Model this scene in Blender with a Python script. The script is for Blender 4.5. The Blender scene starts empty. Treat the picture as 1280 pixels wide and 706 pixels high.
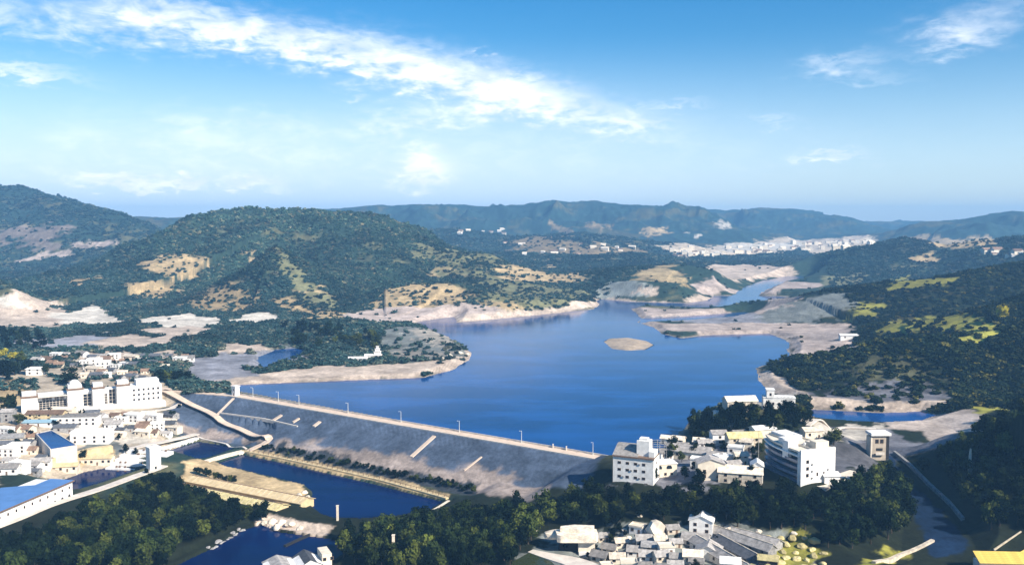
import bpy, bmesh, math, random
import numpy as np
from mathutils import Vector, Matrix, noise as mnoise

random.seed(7)
RNG = np.random.default_rng(7)
scene = bpy.context.scene
COL = scene.collection

# ------------------------------------------------------------------ camera
HCAM = 144.0          # metres above the lake
FOC = 1108.0          # focal length in pixels of a 1280 wide frame
YH = 277.0            # row of the horizon in the 1280x706 photograph
PITCH = math.atan((353.0 - YH) / FOC)
cam_d = bpy.data.cameras.new("camera")
cam_d.sensor_width = 36.0
cam_d.lens = FOC * 36.0 / 1280.0 / math.cos(PITCH) * math.cos(PITCH)
cam_d.clip_start = 1.0
cam_d.clip_end = 60000.0
cam = bpy.data.objects.new("camera", cam_d)
cam.location = (0, 0, HCAM)
cam.rotation_euler = (math.radians(90) - PITCH, 0, 0)
COL.objects.link(cam)
scene.camera = cam

# ------------------------------------------------------------------ sun, sky, exposure
SUN_EL, SUN_AZ = 36.0, 130.0      # azimuth clockwise from the view direction (+y)
scene.view_settings.view_transform = 'Standard'
scene.view_settings.look = 'None'
scene.view_settings.exposure = 0.92
scene.view_settings.gamma = 1.0
sun_d = bpy.data.lights.new("sun", 'SUN')
sun_d.energy = 4.8
sun_d.angle = math.radians(0.5)
sun_d.color = (1.0, 0.915, 0.79)
sun = bpy.data.objects.new("sun", sun_d)
_a, _e = math.radians(SUN_AZ), math.radians(SUN_EL)
SUN_DIR = Vector((math.sin(_a) * math.cos(_e), math.cos(_a) * math.cos(_e), math.sin(_e)))
sun.rotation_euler = SUN_DIR.to_track_quat('Z', 'Y').to_euler()
sun.location = SUN_DIR * 3000
COL.objects.link(sun)

world = bpy.data.worlds.new("World")
scene.world = world
world.use_nodes = True
wn, wl = world.node_tree.nodes, world.node_tree.links
wn.clear()


class NG:
    """small helper for building math node chains"""
    def __init__(s, tree):
        s.n, s.l = tree.nodes, tree.links

    def put(s, sock, v):
        if hasattr(v, 'links'):
            s.l.new(v, sock)
        elif v is not None:
            sock.default_value = v

    def m(s, op, a, b=None, c=None, clamp=False):
        n = s.n.new('ShaderNodeMath')
        n.operation = op
        n.use_clamp = clamp
        for i, v in enumerate((a, b, c)):
            if v is not None:
                s.put(n.inputs[i], v)
        return n.outputs[0]

    def mix(s, f, a, b):
        n = s.n.new('ShaderNodeMix')
        n.data_type = 'RGBA'
        s.put(n.inputs[0], f)
        s.put(n.inputs[6], a)
        s.put(n.inputs[7], b)
        return n.outputs[2]

    def noise(s, vec, scale, detail=4, rough=0.55, dist=0.0, w=None):
        n = s.n.new('ShaderNodeTexNoise')
        n.inputs['Scale'].default_value = scale
        n.inputs['Detail'].default_value = detail
        n.inputs['Roughness'].default_value = rough
        n.inputs['Distortion'].default_value = dist
        if vec is not None:
            s.l.new(vec, n.inputs['Vector'])
        return n.outputs['Fac']

    def smooth(s, v, lo, hi, a=0.0, b=1.0):
        n = s.n.new('ShaderNodeMapRange')
        n.interpolation_type = 'SMOOTHSTEP'
        s.put(n.inputs[0], v)
        n.inputs[1].default_value = lo
        n.inputs[2].default_value = hi
        n.inputs[3].default_value = a
        n.inputs[4].default_value = b
        return n.outputs[0]

    def xyz(s, x, y, z):
        n = s.n.new('ShaderNodeCombineXYZ')
        s.put(n.inputs[0], x); s.put(n.inputs[1], y); s.put(n.inputs[2], z)
        return n.outputs[0]


def build_sky():
    g = NG(world.node_tree)
    out = wn.new('ShaderNodeOutputWorld')
    bg = wn.new('ShaderNodeBackground')
    sky = wn.new('ShaderNodeTexSky')
    sky.sky_type = 'NISHITA'
    sky.sun_disc = False
    sky.sun_elevation = _e
    sky.sun_rotation = _a
    sky.altitude = 300
    sky.air_density = 1.0
    sky.dust_density = 0.6
    sky.ozone_density = 2.5
    hs = wn.new('ShaderNodeHueSaturation')
    hs.inputs['Saturation'].default_value = 1.5
    hs.inputs['Hue'].default_value = 0.499
    hs.inputs['Value'].default_value = 1.12
    wl.new(sky.outputs[0], hs.inputs['Color'])
    tc = wn.new('ShaderNodeTexCoord')
    sep = wn.new('ShaderNodeSeparateXYZ')
    wl.new(tc.outputs['Generated'], sep.inputs[0])
    az = g.m('ARCTAN2', sep.outputs[0], sep.outputs[1])
    el = g.m('ARCSINE', sep.outputs[2])
    # cloud layer seen at low elevation: streaky along the horizon
    base = g.xyz(az, g.m('MULTIPLY', el, 2.6), 0.0)
    n_big = g.noise(base, 7.0, 5, 0.55, 0.6)
    n_mid = g.noise(base, 19.0, 6, 0.6, 0.5)
    n_fin = g.noise(base, 42.0, 5, 0.55, 0.3)
    waz = g.m('ADD', az, g.m('MULTIPLY', g.m('SUBTRACT', n_mid, 0.5), 0.10))
    wel = g.m('ADD', el, g.m('MULTIPLY', g.m('SUBTRACT', n_fin, 0.5), 0.05))
    total = None

    def deg(px, py):
        x = (px - 640) / FOC
        return math.atan(x), math.atan((YH - py) / FOC / math.sqrt(1 + x * x))
    # (px, py, half width px, half height px, tilt (descending to the right), strength)
    banks = [
        (95, 32, 170, 27, 0.02, 0.95), (215, 20, 90, 26, 0.15, 0.8), (330, 50, 120, 24, 0.12, 0.8),
        (450, 72, 130, 30, 0.15, 0.9), (560, 100, 140, 33, 0.2, 1.05), (640, 118, 90, 26, 0.15, 1.0),
        (740, 142, 110, 24, 0.17, 0.7), (790, 156, 40, 10, 0.0, 0.55),
        (530, 150, 110, 16, -0.1, 0.75), (20, 90, 78, 10, 0.05, 1.2),
        (532, 217, 36, 18, 0.0, 2.4), (528, 200, 18, 16, 0.0, 2.0), (165, 228, 58, 9, 0.02, 2.2), (232, 230, 18, 6, 0, 1.7),
        (312, 228, 44, 9, 0.04, 1.3), (290, 150, 120, 14, 0.0, 0.5), (230, 180, 260, 24, 0.0, 0.42),
        (1195, 50, 52, 20, -0.05, 0.85), (1225, 18, 70, 20, -0.12, 0.55), (1050, 82, 55, 14, -0.05, 0.7),
        (1090, 100, 50, 8, 0.1, 0.35), (1028, 196, 42, 7, 0.0, 0.95), (975, 154, 26, 5, 0, 0.35), (845, 132, 40, 5, 0, 0.45),
        (440, 120, 12, 7, 0, 0.6), (609, 75, 10, 6, 0, 0.7), (600, 190, 560, 45, 0.0, 0.36), (140, 215, 260, 22, 0.0, 0.4),
    ]
    for px, py, hw, hh, tilt, st in banks:
        a0, e0 = deg(px, py)
        dx = g.m('SUBTRACT', waz, a0)
        dy = g.m('ADD', g.m('SUBTRACT', wel, e0), g.m('MULTIPLY', dx, tilt))
        rx = g.m('DIVIDE', dx, hw / FOC)
        ry = g.m('DIVIDE', dy, hh / FOC)
        r2 = g.m('ADD', g.m('MULTIPLY', rx, rx), g.m('MULTIPLY', ry, ry))
        v = g.m('MULTIPLY', g.m('EXPONENT', g.m('MULTIPLY', r2, -1.3)), st)
        total = v if total is None else g.m('ADD', total, v)
    # the rest of the sky carries the same kind of scattered cloud
    front = g.smooth(sep.outputs[1], 0.55, 0.8, 1.0, 0.0)
    high = g.smooth(el, 0.26, 0.42)
    away = g.m('MAXIMUM', front, high)
    dome = wn.new('ShaderNodeVectorMath'); dome.operation = 'SCALE'
    wl.new(tc.outputs['Generated'], dome.inputs[0]); dome.inputs['Scale'].default_value = 2.2
    gen = g.smooth(g.noise(dome.outputs[0], 1.6, 5, 0.6, 0.4), 0.5, 0.75, 0.0, 0.8)
    total = g.m('ADD', total, g.m('MULTIPLY', g.m('MULTIPLY', gen, away), 0.35))
    tex = g.m('ADD', g.m('ADD', g.m('MULTIPLY', n_fin, 0.5), g.m('MULTIPLY', n_mid, 0.55)), g.m('MULTIPLY', n_big, 0.3))
    dens = g.m('MULTIPLY', total, g.smooth(tex, 0.36, 0.98, 0.25, 1.2))
    dens = g.m('MULTIPLY', g.smooth(dens, -0.08, 1.5), 0.9)
    n_sh = g.smooth(n_mid, 0.35, 0.65)
    cloud = g.mix(n_sh, (8.2, 8.7, 9.7, 1), (10.8, 10.9, 11.2, 1))
    # thin veil towards the horizon, thicker on the left
    veil = g.m('MULTIPLY', g.smooth(el, 0.02, 0.21, 0.86, 0.0), g.smooth(az, -0.12, 0.46, 0.97, 0.5))
    col = g.mix(veil, hs.outputs[0], (6.6, 7.9, 9.6, 1))
    col = g.mix(dens, col, cloud)
    wl.new(col, bg.inputs['Color'])
    bg.inputs['Strength'].default_value = 0.069
    wl.new(bg.outputs[0], out.inputs[0])


build_sky()

# ------------------------------------------------------------------ pixel -> place helpers
def ray(px, py):
    """ray of the photograph's pixel as (x, y, z) per metre of forward distance y"""
    px = np.asarray(px, float); py = np.asarray(py, float)
    # exact pitched camera
    u = (px - 640.0) / FOC
    v = (353.0 - py) / FOC
    c, s = math.cos(PITCH), math.sin(PITCH)
    fy = c + v * s
    fz = -s + v * c
    return u / fy, np.ones_like(u), fz / fy


def at(px, py, z=0.0):
    rx, _, rz = ray(px, py)
    d = (z - HCAM) / rz
    return rx * d, d


def atd(px, py, d):
    rx, _, rz = ray(px, py)
    return rx * d, np.asarray(d, float) + 0 * rx, HCAM + rz * d


def world_poly(pts, z=0.0):
    p = np.array(pts, float)
    x, y = at(p[:, 0], p[:, 1], z)
    return np.stack([x, y], 1)


# ------------------------------------------------------------------ noise
def _hash(ix, iy, seed):
    h = (ix * 374761393 + iy * 668265263 + seed * 974634777) & 0x7fffffff
    h = (h ^ (h >> 13)) * 1274126177 & 0x7fffffff
    return ((h ^ (h >> 16)) & 0xffff) / 65535.0


def vnoise(x, y, seed=0):
    ix = np.floor(x).astype(np.int64); iy = np.floor(y).astype(np.int64)
    fx = x - ix; fy = y - iy
    fx = fx * fx * fx * (fx * (fx * 6 - 15) + 10); fy = fy * fy * fy * (fy * (fy * 6 - 15) + 10)
    a = _hash(ix, iy, seed); b = _hash(ix + 1, iy, seed)
    c = _hash(ix, iy + 1, seed); d = _hash(ix + 1, iy + 1, seed)
    return (a + (b - a) * fx) * (1 - fy) + (c + (d - c) * fx) * fy


def fbm(x, y, wl_, oct_=4, seed=0, gain=0.5, ridged=False):
    t = np.zeros_like(x); amp = 1.0; tot = 0.0; f = 1.0 / wl_
    for o in range(oct_):
        ca, sa = math.cos(o * 1.1 + seed), math.sin(o * 1.1 + seed)
        n = vnoise((x * ca - y * sa) * f + 17.3 * o, (x * sa + y * ca) * f + 5.1 * o, seed + o * 13) * 2 - 1
        if ridged:
            n = 1 - 2 * np.abs(n)
        t += n * amp; tot += amp; amp *= gain; f *= 2.03
    return t / tot


def sstep(v, lo, hi):
    t = np.clip((v - lo) / (hi - lo), 0, 1)
    return t * t * (3 - 2 * t)


def poly_sd(x, y, poly, pad=200.0):
    """signed distance to a polygon (negative inside); far points get +pad"""
    res = np.full(x.shape, pad)
    lo = poly.min(0) - pad; hi = poly.max(0) + pad
    k = (x > lo[0]) & (x < hi[0]) & (y > lo[1]) & (y < hi[1])
    px, py = x[k], y[k]
    if px.size == 0:
        return res
    d2 = np.full(px.shape, 1e18); ins = np.zeros(px.shape, bool)
    n = len(poly)
    for i in range(n):
        a = poly[i]; b = poly[(i + 1) % n]
        ex, ey = b - a
        L = ex * ex + ey * ey
        if L < 1e-9:
            continue
        t = np.clip(((px - a[0]) * ex + (py - a[1]) * ey) / L, 0, 1)
        dx = px - a[0] - t * ex; dy = py - a[1] - t * ey
        d2 = np.minimum(d2, dx * dx + dy * dy)
        if ey != 0:
            c = ((a[1] > py) != (b[1] > py)) & (px < (ex * (py - a[1]) / ey + a[0]))
            ins ^= c
    d = np.sqrt(d2)
    res[k] = np.clip(np.where(ins, -d, d), -pad, pad)
    return res


def line_near(x, y, line):
    """distance to a polyline of (x, y, v...) and the interpolated values there"""
    best = np.full(x.shape, 1e18); vals = np.zeros(x.shape + (line.shape[1] - 2,))
    for i in range(len(line) - 1):
        a, b = line[i], line[i + 1]
        ex, ey = b[0] - a[0], b[1] - a[1]
        L = ex * ex + ey * ey + 1e-9
        t = np.clip(((x - a[0]) * ex + (y - a[1]) * ey) / L, 0, 1)
        dx = x - a[0] - t * ex; dy = y - a[1] - t * ey
        d2 = dx * dx + dy * dy
        k = d2 < best
        best[k] = d2[k]
        vals[k] = a[2:] + t[k, None] * (b[2:] - a[2:])
    return np.sqrt(best), vals


# ------------------------------------------------------------------ land form
LAKE_PX = [(289, 487), (296, 481), (345, 479), (400, 477), (470, 474), (530, 472), (566, 462), (588, 449), (591, 442), (578, 431),
           (556, 419), (532, 410), (512, 405), (530, 401), (567, 396), (570, 403), (600, 401), (650, 396), (700, 391),
           (742, 386), (749, 381), (746, 376), (752, 374), (790, 377), (860, 379), (886, 375), (892, 370), (930, 369), (985, 371),
           (975, 377), (940, 379), (900, 387), (850, 386), (800, 384), (790, 386), (802, 399), (796, 403),
           (818, 409), (826, 417), (852, 423), (880, 419), (960, 417), (984, 425), (986, 444), (946, 460),
           (950, 476), (962, 489), (985, 500), (975, 510), (905, 512), (862, 524), (850, 540), (846, 556), (800, 567), (768, 571), (755, 571)]
INLET_PX = [(1016, 512), (1040, 513), (1100, 516), (1150, 514), (1172, 519), (1140, 528), (1090, 531), (1016, 528)]
CREEK_PX = [(915, 370), (932, 358), (955, 350), (985, 345), (1012, 345), (1000, 351), (972, 356), (955, 364), (945, 371)]
INLET2_PX = [(798, 398), (850, 396), (930, 390), (965, 395), (905, 400), (850, 402), (800, 404)]
LAGOON_PX = [(322, 446), (345, 437), (372, 435), (385, 441), (362, 449), (340, 457), (322, 462)]
LAKE = world_poly(LAKE_PX); INLET = world_poly(INLET_PX); LAGOON = world_poly(LAGOON_PX); INLET2 = world_poly(INLET2_PX); CREEK = world_poly(CREEK_PX)
FLATS = world_poly([(742, 390), (790, 366), (900, 352), (1000, 340), (1036, 346), (1036, 364), (985, 388), (1060, 402), (1090, 430), (1010, 454), (940, 474), (960, 440), (985, 425), (830, 424)])
KNOB = world_poly([(478, 418), (510, 406), (545, 410), (578, 426), (592, 442), (570, 452), (520, 456), (484, 452), (470, 436)])
ISLAND = world_poly([(755, 427), (762, 423), (785, 422), (808, 426), (817, 431), (806, 437), (785, 438), (765, 436)])
TERR = world_poly([(1000, 462), (1060, 436), (1150, 436), (1215, 455), (1215, 506), (1010, 506)])
BANKS = world_poly([(1000, 476), (1060, 474), (1120, 470), (1190, 484), (1204, 506), (1010, 506)], 3.0)
BENCH = world_poly([(1212, 694), (1320, 694), (1330, 760), (1205, 760)], -9.0)
PZ = -20.0
POND_A_PX = [(262, 576), (302, 567), (350, 577), (420, 593), (480, 607), (558, 627), (540, 638), (500, 646), (450, 650),
             (415, 649), (400, 644), (385, 632), (388, 616), (378, 607), (340, 598), (305, 589), (280, 584)]
POND_B_PX = [(208, 563), (247, 551), (301, 559), (262, 573), (246, 575), (225, 568)]
POND_C_PX = [(70, 602), (105, 589), (133, 584), (155, 585), (172, 589), (130, 604), (92, 615)]
POND_D_PX = [(205, 712), (262, 685), (300, 662), (328, 654), (352, 664), (390, 669), (420, 673), (440, 690), (400, 712)]
POND_A, POND_B, POND_C, POND_D = (world_poly(p, PZ) for p in (POND_A_PX, POND_B_PX, POND_C_PX, POND_D_PX))
DAM_L = at(196, 485, 4.0); DAM_M = at(292, 493.5, 4.0); DAM_R = at(757, 573, 4.0)
CHUTE_PX = [(1098, 561), (1116, 582), (1134, 606), (1150, 635), (1168, 660), (1176, 690), (1178, 712)]

CTRL = np.array([
    (-60, 700, -14), (0, 690, -14), (150, 690, -16), (300, 690, -18), (420, 690, -17), (560, 690, -14), (660, 690, -10), (760, 690, -12), (900, 690, -9),
    (1000, 690, -7), (1100, 690, -8), (1180, 690, -10), (1275, 690, -7), (1300, 712, -8),
    (0, 650, -14), (150, 620, -17), (250, 600, -18), (330, 610, -18), (480, 630, -18), (420, 660, -17), (600, 640, -15), (700, 640, -8),
    (800, 640, -1), (900, 640, 2), (1000, 640, 4), (1100, 640, 3), (1160, 640, -5), (1270, 640, 14), (1340, 640, 34),
    (0, 600, -10), (100, 565, -12), (200, 555, -14), (300, 560, -17), (450, 590, -17), (560, 615, -17), (650, 610, -10), (720, 600, 0),
    (790, 600, 7), (900, 595, 10), (1000, 595, 12), (1080, 590, 9), (1130, 600, 2), (1170, 590, 14), (1270, 580, 44),
    (0, 520, 0), (100, 515, -2), (200, 515, -5), (245, 530, -9), (30, 480, 6), (110, 480, 5), (200, 480, 4),
    (0, 450, 8), (100, 440, 6), (200, 440, 5), (300, 445, 2), (250, 470, 3),
    (770, 578, 8), (850, 548, 5), (870, 525, 12), (930, 512, 22), (985, 508, 24), (1005, 525, 12), (1045, 540, 4), (1100, 550, 4),
    (1180, 545, 4), (1240, 545, 22), (1290, 520, 45),
    (250, 420, 8), (400, 420, 4), (0, 410, 12), (150, 400, 14), (700, 430, 0), (500, 520, 0), (1000, 400, 3), (900, 360, 3), (500, 370, 3), (700, 360, 3),
], float)
_cx, _cy = at(CTRL[:, 0], CTRL[:, 1], CTRL[:, 2])

# hills: crest polylines (px, py, distance, half width) of the photograph's ridges
HILLS = [
    ([(-330, 236, 3300, 700), (-120, 226, 3300, 650), (0, 231, 3250, 600), (22, 234, 3200, 560), (60, 249, 3100, 480), (112, 258, 2950, 400),
      (146, 269, 2850, 320), (178, 290, 2750, 240)], 1.0),
    ([(100, 266, 4300, 700), (150, 268, 4300, 700), (200, 271, 4300, 700), (250, 272, 4300, 700), (320, 268, 4300, 700), (400, 270, 4300, 700)], .8),
    ([(222, 292, 2200, 240), (240, 277, 2180, 330), (264, 267, 2150, 420), (310, 262.5, 2120, 480), (360, 261, 2080, 480), (420, 262, 2050, 460),
      (445, 266, 2000, 430), (475, 281, 1950, 370), (512, 299, 1900, 310), (560, 318, 1850, 260)], 1.0),
    ([(258, 372, 1450, 110), (300, 341, 1500, 130), (345, 309, 1540, 150), (372, 332, 1500, 140), (398, 360, 1440, 110), (430, 386, 1370, 80)], .35),
    ([(380, 266, 5200, 900), (430, 261, 5200, 900), (480, 256, 5200, 900), (520, 258, 5150, 900), (560, 255.5, 5100, 900), (600, 259, 5100, 900),
      (645, 256, 5000, 900), (690, 252, 5000, 900), (740, 251, 5000, 900), (780, 255, 5000, 880), (830, 257.5, 5100, 860), (868, 266, 5200, 800),
      (900, 285, 5300, 700)], .8),
    ([(840, 272, 6200, 900), (862, 266, 6200, 900), (885, 262, 6200, 900), (905, 264, 6200, 900), (930, 262, 6200, 900), (960, 258.5, 6100, 900), (1000, 262.5, 6000, 900),
      (1030, 268, 5900, 900), (1062, 277, 5900, 900), (1100, 288, 5900, 900)], .7),
    ([(1020, 281, 7000, 1000), (1060, 277, 7000, 1000), (1110, 276.5, 7000, 1000), (1160, 276, 7000, 1000), (1230, 278, 7000, 1000), (1500, 276, 7000, 1000)], .7),
    ([(1110, 290, 4700, 600), (1150, 277, 4600, 700), (1200, 274.5, 4500, 750), (1240, 268, 4400, 800), (1262, 266, 4400, 800), (1300, 268, 4400, 800), (1400, 262, 4400, 800), (1600, 262, 4400, 800)], .8),
    ([(470, 300, 3500, 400), (520, 289, 3500, 420), (570, 287, 3500, 420), (640, 297, 3450, 420), (690, 294, 3400, 450), (730, 290, 3400, 450), (770, 296, 3400, 400), (820, 303, 3400, 350)], .8),
    ([(560, 318, 2700, 300), (620, 316, 2700, 320), (680, 318, 2650, 320), (740, 320, 2600, 300), (790, 317, 2600, 280), (840, 324, 2500, 240)], .7),
    ([(700, 345, 1950, 200), (745, 338, 1950, 240), (790, 334, 1900, 240), (850, 329, 1880, 220), (885, 337, 1850, 190), (925, 352, 1800, 150), (945, 358, 1780, 120)], .5),
    ([(455, 372, 1480, 90), (480, 359, 1490, 120), (525, 352, 1490, 130), (565, 354, 1480, 120), (590, 362, 1460, 90)], .4),
    ([(575, 372, 1400, 80), (605, 365, 1420, 95), (645, 371, 1420, 100), (690, 374, 1450, 100), (728, 378, 1450, 70)], .4),
    ([(610, 345, 1850, 200), (660, 342, 1850, 220), (700, 344, 1850, 200)], .5),
    ([(740, 364, 1640, 60), (775, 351, 1650, 90), (820, 352, 1650, 95), (870, 355, 1640, 90), (905, 364, 1620, 60)], .4),
    ([(345, 410, 1180, 60), (390, 402, 1170, 75), (440, 404, 1140, 80), (480, 408, 1110, 85), (520, 414, 1060, 75), (550, 424, 1010, 55), (572, 440, 950, 30)], .25),
    ([(130, 345, 2100, 200), (175, 331, 2080, 230), (215, 317, 2060, 240), (262, 328, 2020, 220), (300, 345, 1950, 200)], .5),
    ([(-60, 352, 1750, 200), (20, 352, 1750, 210), (90, 365, 1700, 190), (180, 372, 1620, 190), (260, 372, 1560, 170)], .4),
    ([(-80, 345, 1350, 120), (0, 352, 1350, 80), (18, 362, 1330, 50)], .3),
    ([(985, 332, 2500, 200), (1020, 320, 2450, 280), (1065, 309, 2400, 320), (1130, 298, 2350, 360), (1180, 306, 2300, 360), (1235, 300, 2250, 360), (1290, 294, 2200, 380), (1450, 285, 2200, 400)], .7),
    ([(930, 400, 1260, 60), (960, 388, 1290, 110), (1000, 372, 1320, 150), (1050, 362, 1320, 170), (1110, 354, 1320, 190), (1180, 346, 1300, 200), (1290, 326, 1300, 230), (1450, 305, 1300, 240)], .5),
    ([(1060, 428, 985, 60), (1090, 416, 1000, 100), (1125, 405, 1000, 120), (1180, 396, 980, 130), (1240, 384, 960, 140), (1300, 366, 950, 150), (1450, 340, 950, 150)], .4),
    ([(968, 464, 850, 30), (985, 454, 850, 48), (1030, 441, 835, 66), (1085, 431, 820, 78), (1140, 428, 810, 80), (1195, 424, 800, 84), (1290, 404, 800, 110), (1450, 380, 800, 120)], .3),
    ([(1215, 552, 560, 40), (1245, 540, 560, 60), (1300, 526, 560, 80), (1420, 500, 540, 120)], .2),
]
HILL_LINES = []
for pts, rough in HILLS:
    p = np.array(pts, float)
    x, y, z = atd(p[:, 0], p[:, 1], p[:, 2])
    HILL_LINES.append((np.stack([x, y, z, p[:, 3]], 1), rough))


def base_height(x, y):
    num = np.zeros_like(x); den = np.zeros_like(x)
    k = y < 1400
    xs, ys = x[k], y[k]
    n = np.zeros_like(xs); d = np.zeros_like(xs)
    for cx, cy, cz in zip(_cx, _cy, CTRL[:, 2]):
        r = 0.030 * cy + 6.0
        w = 1.0 / (((xs - cx) ** 2 + (ys - cy) ** 2) / (r * r) + 0.25) ** 2
        n += w * cz; d += w
    w = 1.0 / (np.maximum(1050 - ys, 0) / 60 + 0.6) ** 3 * 3
    n += w * 4.0; d += w
    out = 4.0 + np.clip(y - 1500, 0, 4200) * 0.011
    out[k] = n / d
    return out


DAM_LINE = np.array([(DAM_L[0], DAM_L[1], 0), (DAM_M[0], DAM_M[1], 0), (DAM_R[0], DAM_R[1], 0)])


def height(x, y):
    x = np.asarray(x, float); y = np.asarray(y, float)
    base = base_height(x, y)
    base = base + fbm(x, y, 60, 3, 3) * np.where(y < 900, 0.8, 1.6)
    acc = np.zeros_like(x)
    g1 = fbm(x, y, 420, 5, 11, 0.55, True)
    g2 = fbm(x, y, 95, 4, 23, 0.55)
    g3 = fbm(x, y, 190, 4, 51, 0.5, True)
    g4 = fbm(x, y, 520, 4, 61, 0.5)
    for line, rough in HILL_LINES:
        lo = line[:, :2].min(0) - 2.6 * line[:, 3].max(); hi = line[:, :2].max(0) + 2.6 * line[:, 3].max()
        k = (x > lo[0]) & (x < hi[0]) & (y > lo[1]) & (y < hi[1])
        if not k.any():
            continue
        d, v = line_near(x[k], y[k], line)
        t = d / v[:, 1]
        prof = np.exp(-1.5 * np.power(t, 1.55))
        edge = sstep(t, 0.04, 0.5)
        z = v[:, 0] * prof * (1 + 0.34 * g1[k] * edge * (0.4 + 0.6 * rough) + 0.05 * rough * g2[k] + 0.27 * g3[k] * edge * rough + np.where(y[k] > 3900, 0.10 * g4[k] + 0.22 * g1[k] * edge, 0))
        z = z + g2[k] * 3.2 * rough * prof
        acc[k] += np.maximum(z, 0) ** 5
    z = base + acc ** 0.2 * (1 - 0.0)
    z = np.where(acc > 0, np.maximum(base, acc ** 0.2 + np.clip(base, -30, 6) * np.exp(-acc ** 0.2 / 15)), base)
    tr = np.clip(-poly_sd(x, y, TERR, 30) / 12, 0, 1) * (z < 19)
    zz = z / 2.4
    z = z + tr * 2.4 * (np.floor(zz) + sstep(zz - np.floor(zz), 0.62, 1.0) - zz)
    # lake shores
    sd = np.minimum(poly_sd(x, y, LAKE, 120), poly_sd(x, y, INLET, 120))
    for P in (LAGOON, INLET2, CREEK):
        sd = np.minimum(sd, poly_sd(x, y, P, 120))
    sd0 = sd
    sd = sd + fbm(x, y, 26, 3, 5) * np.clip(y / 1000, .3, 2) * 2.2 * (poly_sd(x, y, np.array([DAM_M, DAM_R, (DAM_R[0] + 20, DAM_R[1] + 40), (DAM_M[0] + 20, DAM_M[1] + 40)]), 30) > 20)
    isl = poly_sd(x, y, ISLAND, 60)
    up = y > 560
    dl, _ = line_near(x, y, DAM_LINE)
    shore = np.where(sd < 0, np.maximum(-6.0, sd * 0.22 - 0.25), np.clip(sd * 0.045 + 0.12, 0, 40))
    side = (x - DAM_M[0]) * (DAM_R[1] - DAM_M[1]) - (y - DAM_M[1]) * (DAM_R[0] - DAM_M[0])   # >0 downstream
    lakeside = (side < 0) | (x > DAM_R[0] + 15) & (y > 560) | (y > 760)
    zl = np.where(sd < 0, shore, np.where(sd0 < 110, np.minimum(np.maximum(z, shore), shore + 0.010 * sd0 ** 2 + np.clip(sd0, 0, 999) * 0.22), z))
    z = np.where(lakeside, zl, z)
    z = np.where(isl < 15, np.maximum(z, np.clip(-isl * 0.13, -6, 2.2)), z)
    # the dam's earth body
    zd = 3.75 - np.maximum(dl - 4.5, 0) * 0.5
    z = np.where(dl < 60, np.maximum(z, zd), z)
    # ponds below the dam
    for P in (POND_A, POND_B, POND_C, POND_D):
        s = poly_sd(x, y, P, 40)
        z = np.where(s < 0, np.minimum(z, PZ + np.maximum(-3, s * 0.6 - 0.1)), np.where(s < 6, np.maximum(z, PZ + 1.1 + 0 * s), np.where(s < 14, np.maximum(z, PZ + 0.7), z)))
        z = np.where((s >= 0) & (s < 25), np.minimum(z, PZ + 1.2 + np.maximum(s - 3, 0) * 0.5), z)
    bs = poly_sd(x, y, BENCH, 40)
    z = np.where(bs < 38, np.minimum(z, -9.0 + np.maximum(bs, 0) * 0.7), z)
    # the spillway chute
    c = np.array(CHUTE_PX, float)
    cz = np.interp(np.arange(len(c)), [0, 1, 2, 3, 4, 5, 6], [4, 2, -1, -4, -7, -10, -12])
    cx, cy = at(c[:, 0], c[:, 1], cz)
    cd, cv = line_near(x, y, np.stack([cx, cy, cz, np.interp(np.arange(7), [0, 6], [5, 19])], 1))
    k = cd < cv[:, 1] + 30 if x.ndim == 1 else cd < 1e9
    zc = cv[..., 0] + np.maximum(cd - cv[..., 1], 0) * 0.55
    z = np.where(cd < cv[..., 1] + 40, np.minimum(z, zc), z)
    return z


_RD = np.concatenate([np.geomspace(300, 1500, 640), np.geomspace(1502, 9500, 360)])


def on_ground(pts):
    """first hit of each pixel's ray with the land"""
    p = np.array(pts, float)
    rx, _, rz = ray(p[:, 0], p[:, 1])
    X = rx[:, None] * _RD; Y = np.broadcast_to(_RD, X.shape); Z = HCAM + rz[:, None] * _RD
    Hh = np.maximum(height(X.ravel(), Y.ravel().copy()).reshape(X.shape), -20.0)
    hit = Hh >= Z
    i = np.where(hit.any(1), hit.argmax(1), len(_RD) - 1)
    r = np.arange(len(p))
    j = np.maximum(i - 1, 0)
    a = Z[r, j] - Hh[r, j]; b = Hh[r, i] - Z[r, i]
    t = np.clip(a / (a + b + 1e-9), 0, 1)
    d = _RD[j] + (_RD[i] - _RD[j]) * t
    return np.stack([rx * d, d], 1)


def gz(x, y):
    return float(height(np.array([x]), np.array([y]))[0])


# ------------------------------------------------------------------ materials
MATS = {}


def new_mat(name):
    m = bpy.data.materials.new(name)
    m.use_nodes = True
    m.node_tree.nodes.clear()
    g = NG(m.node_tree)
    o = g.n.new('ShaderNodeOutputMaterial')
    b = g.n.new('ShaderNodeBsdfPrincipled')
    g.l.new(b.outputs[0], o.inputs[0])
    MATS[name] = m
    return m, g, b


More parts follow.
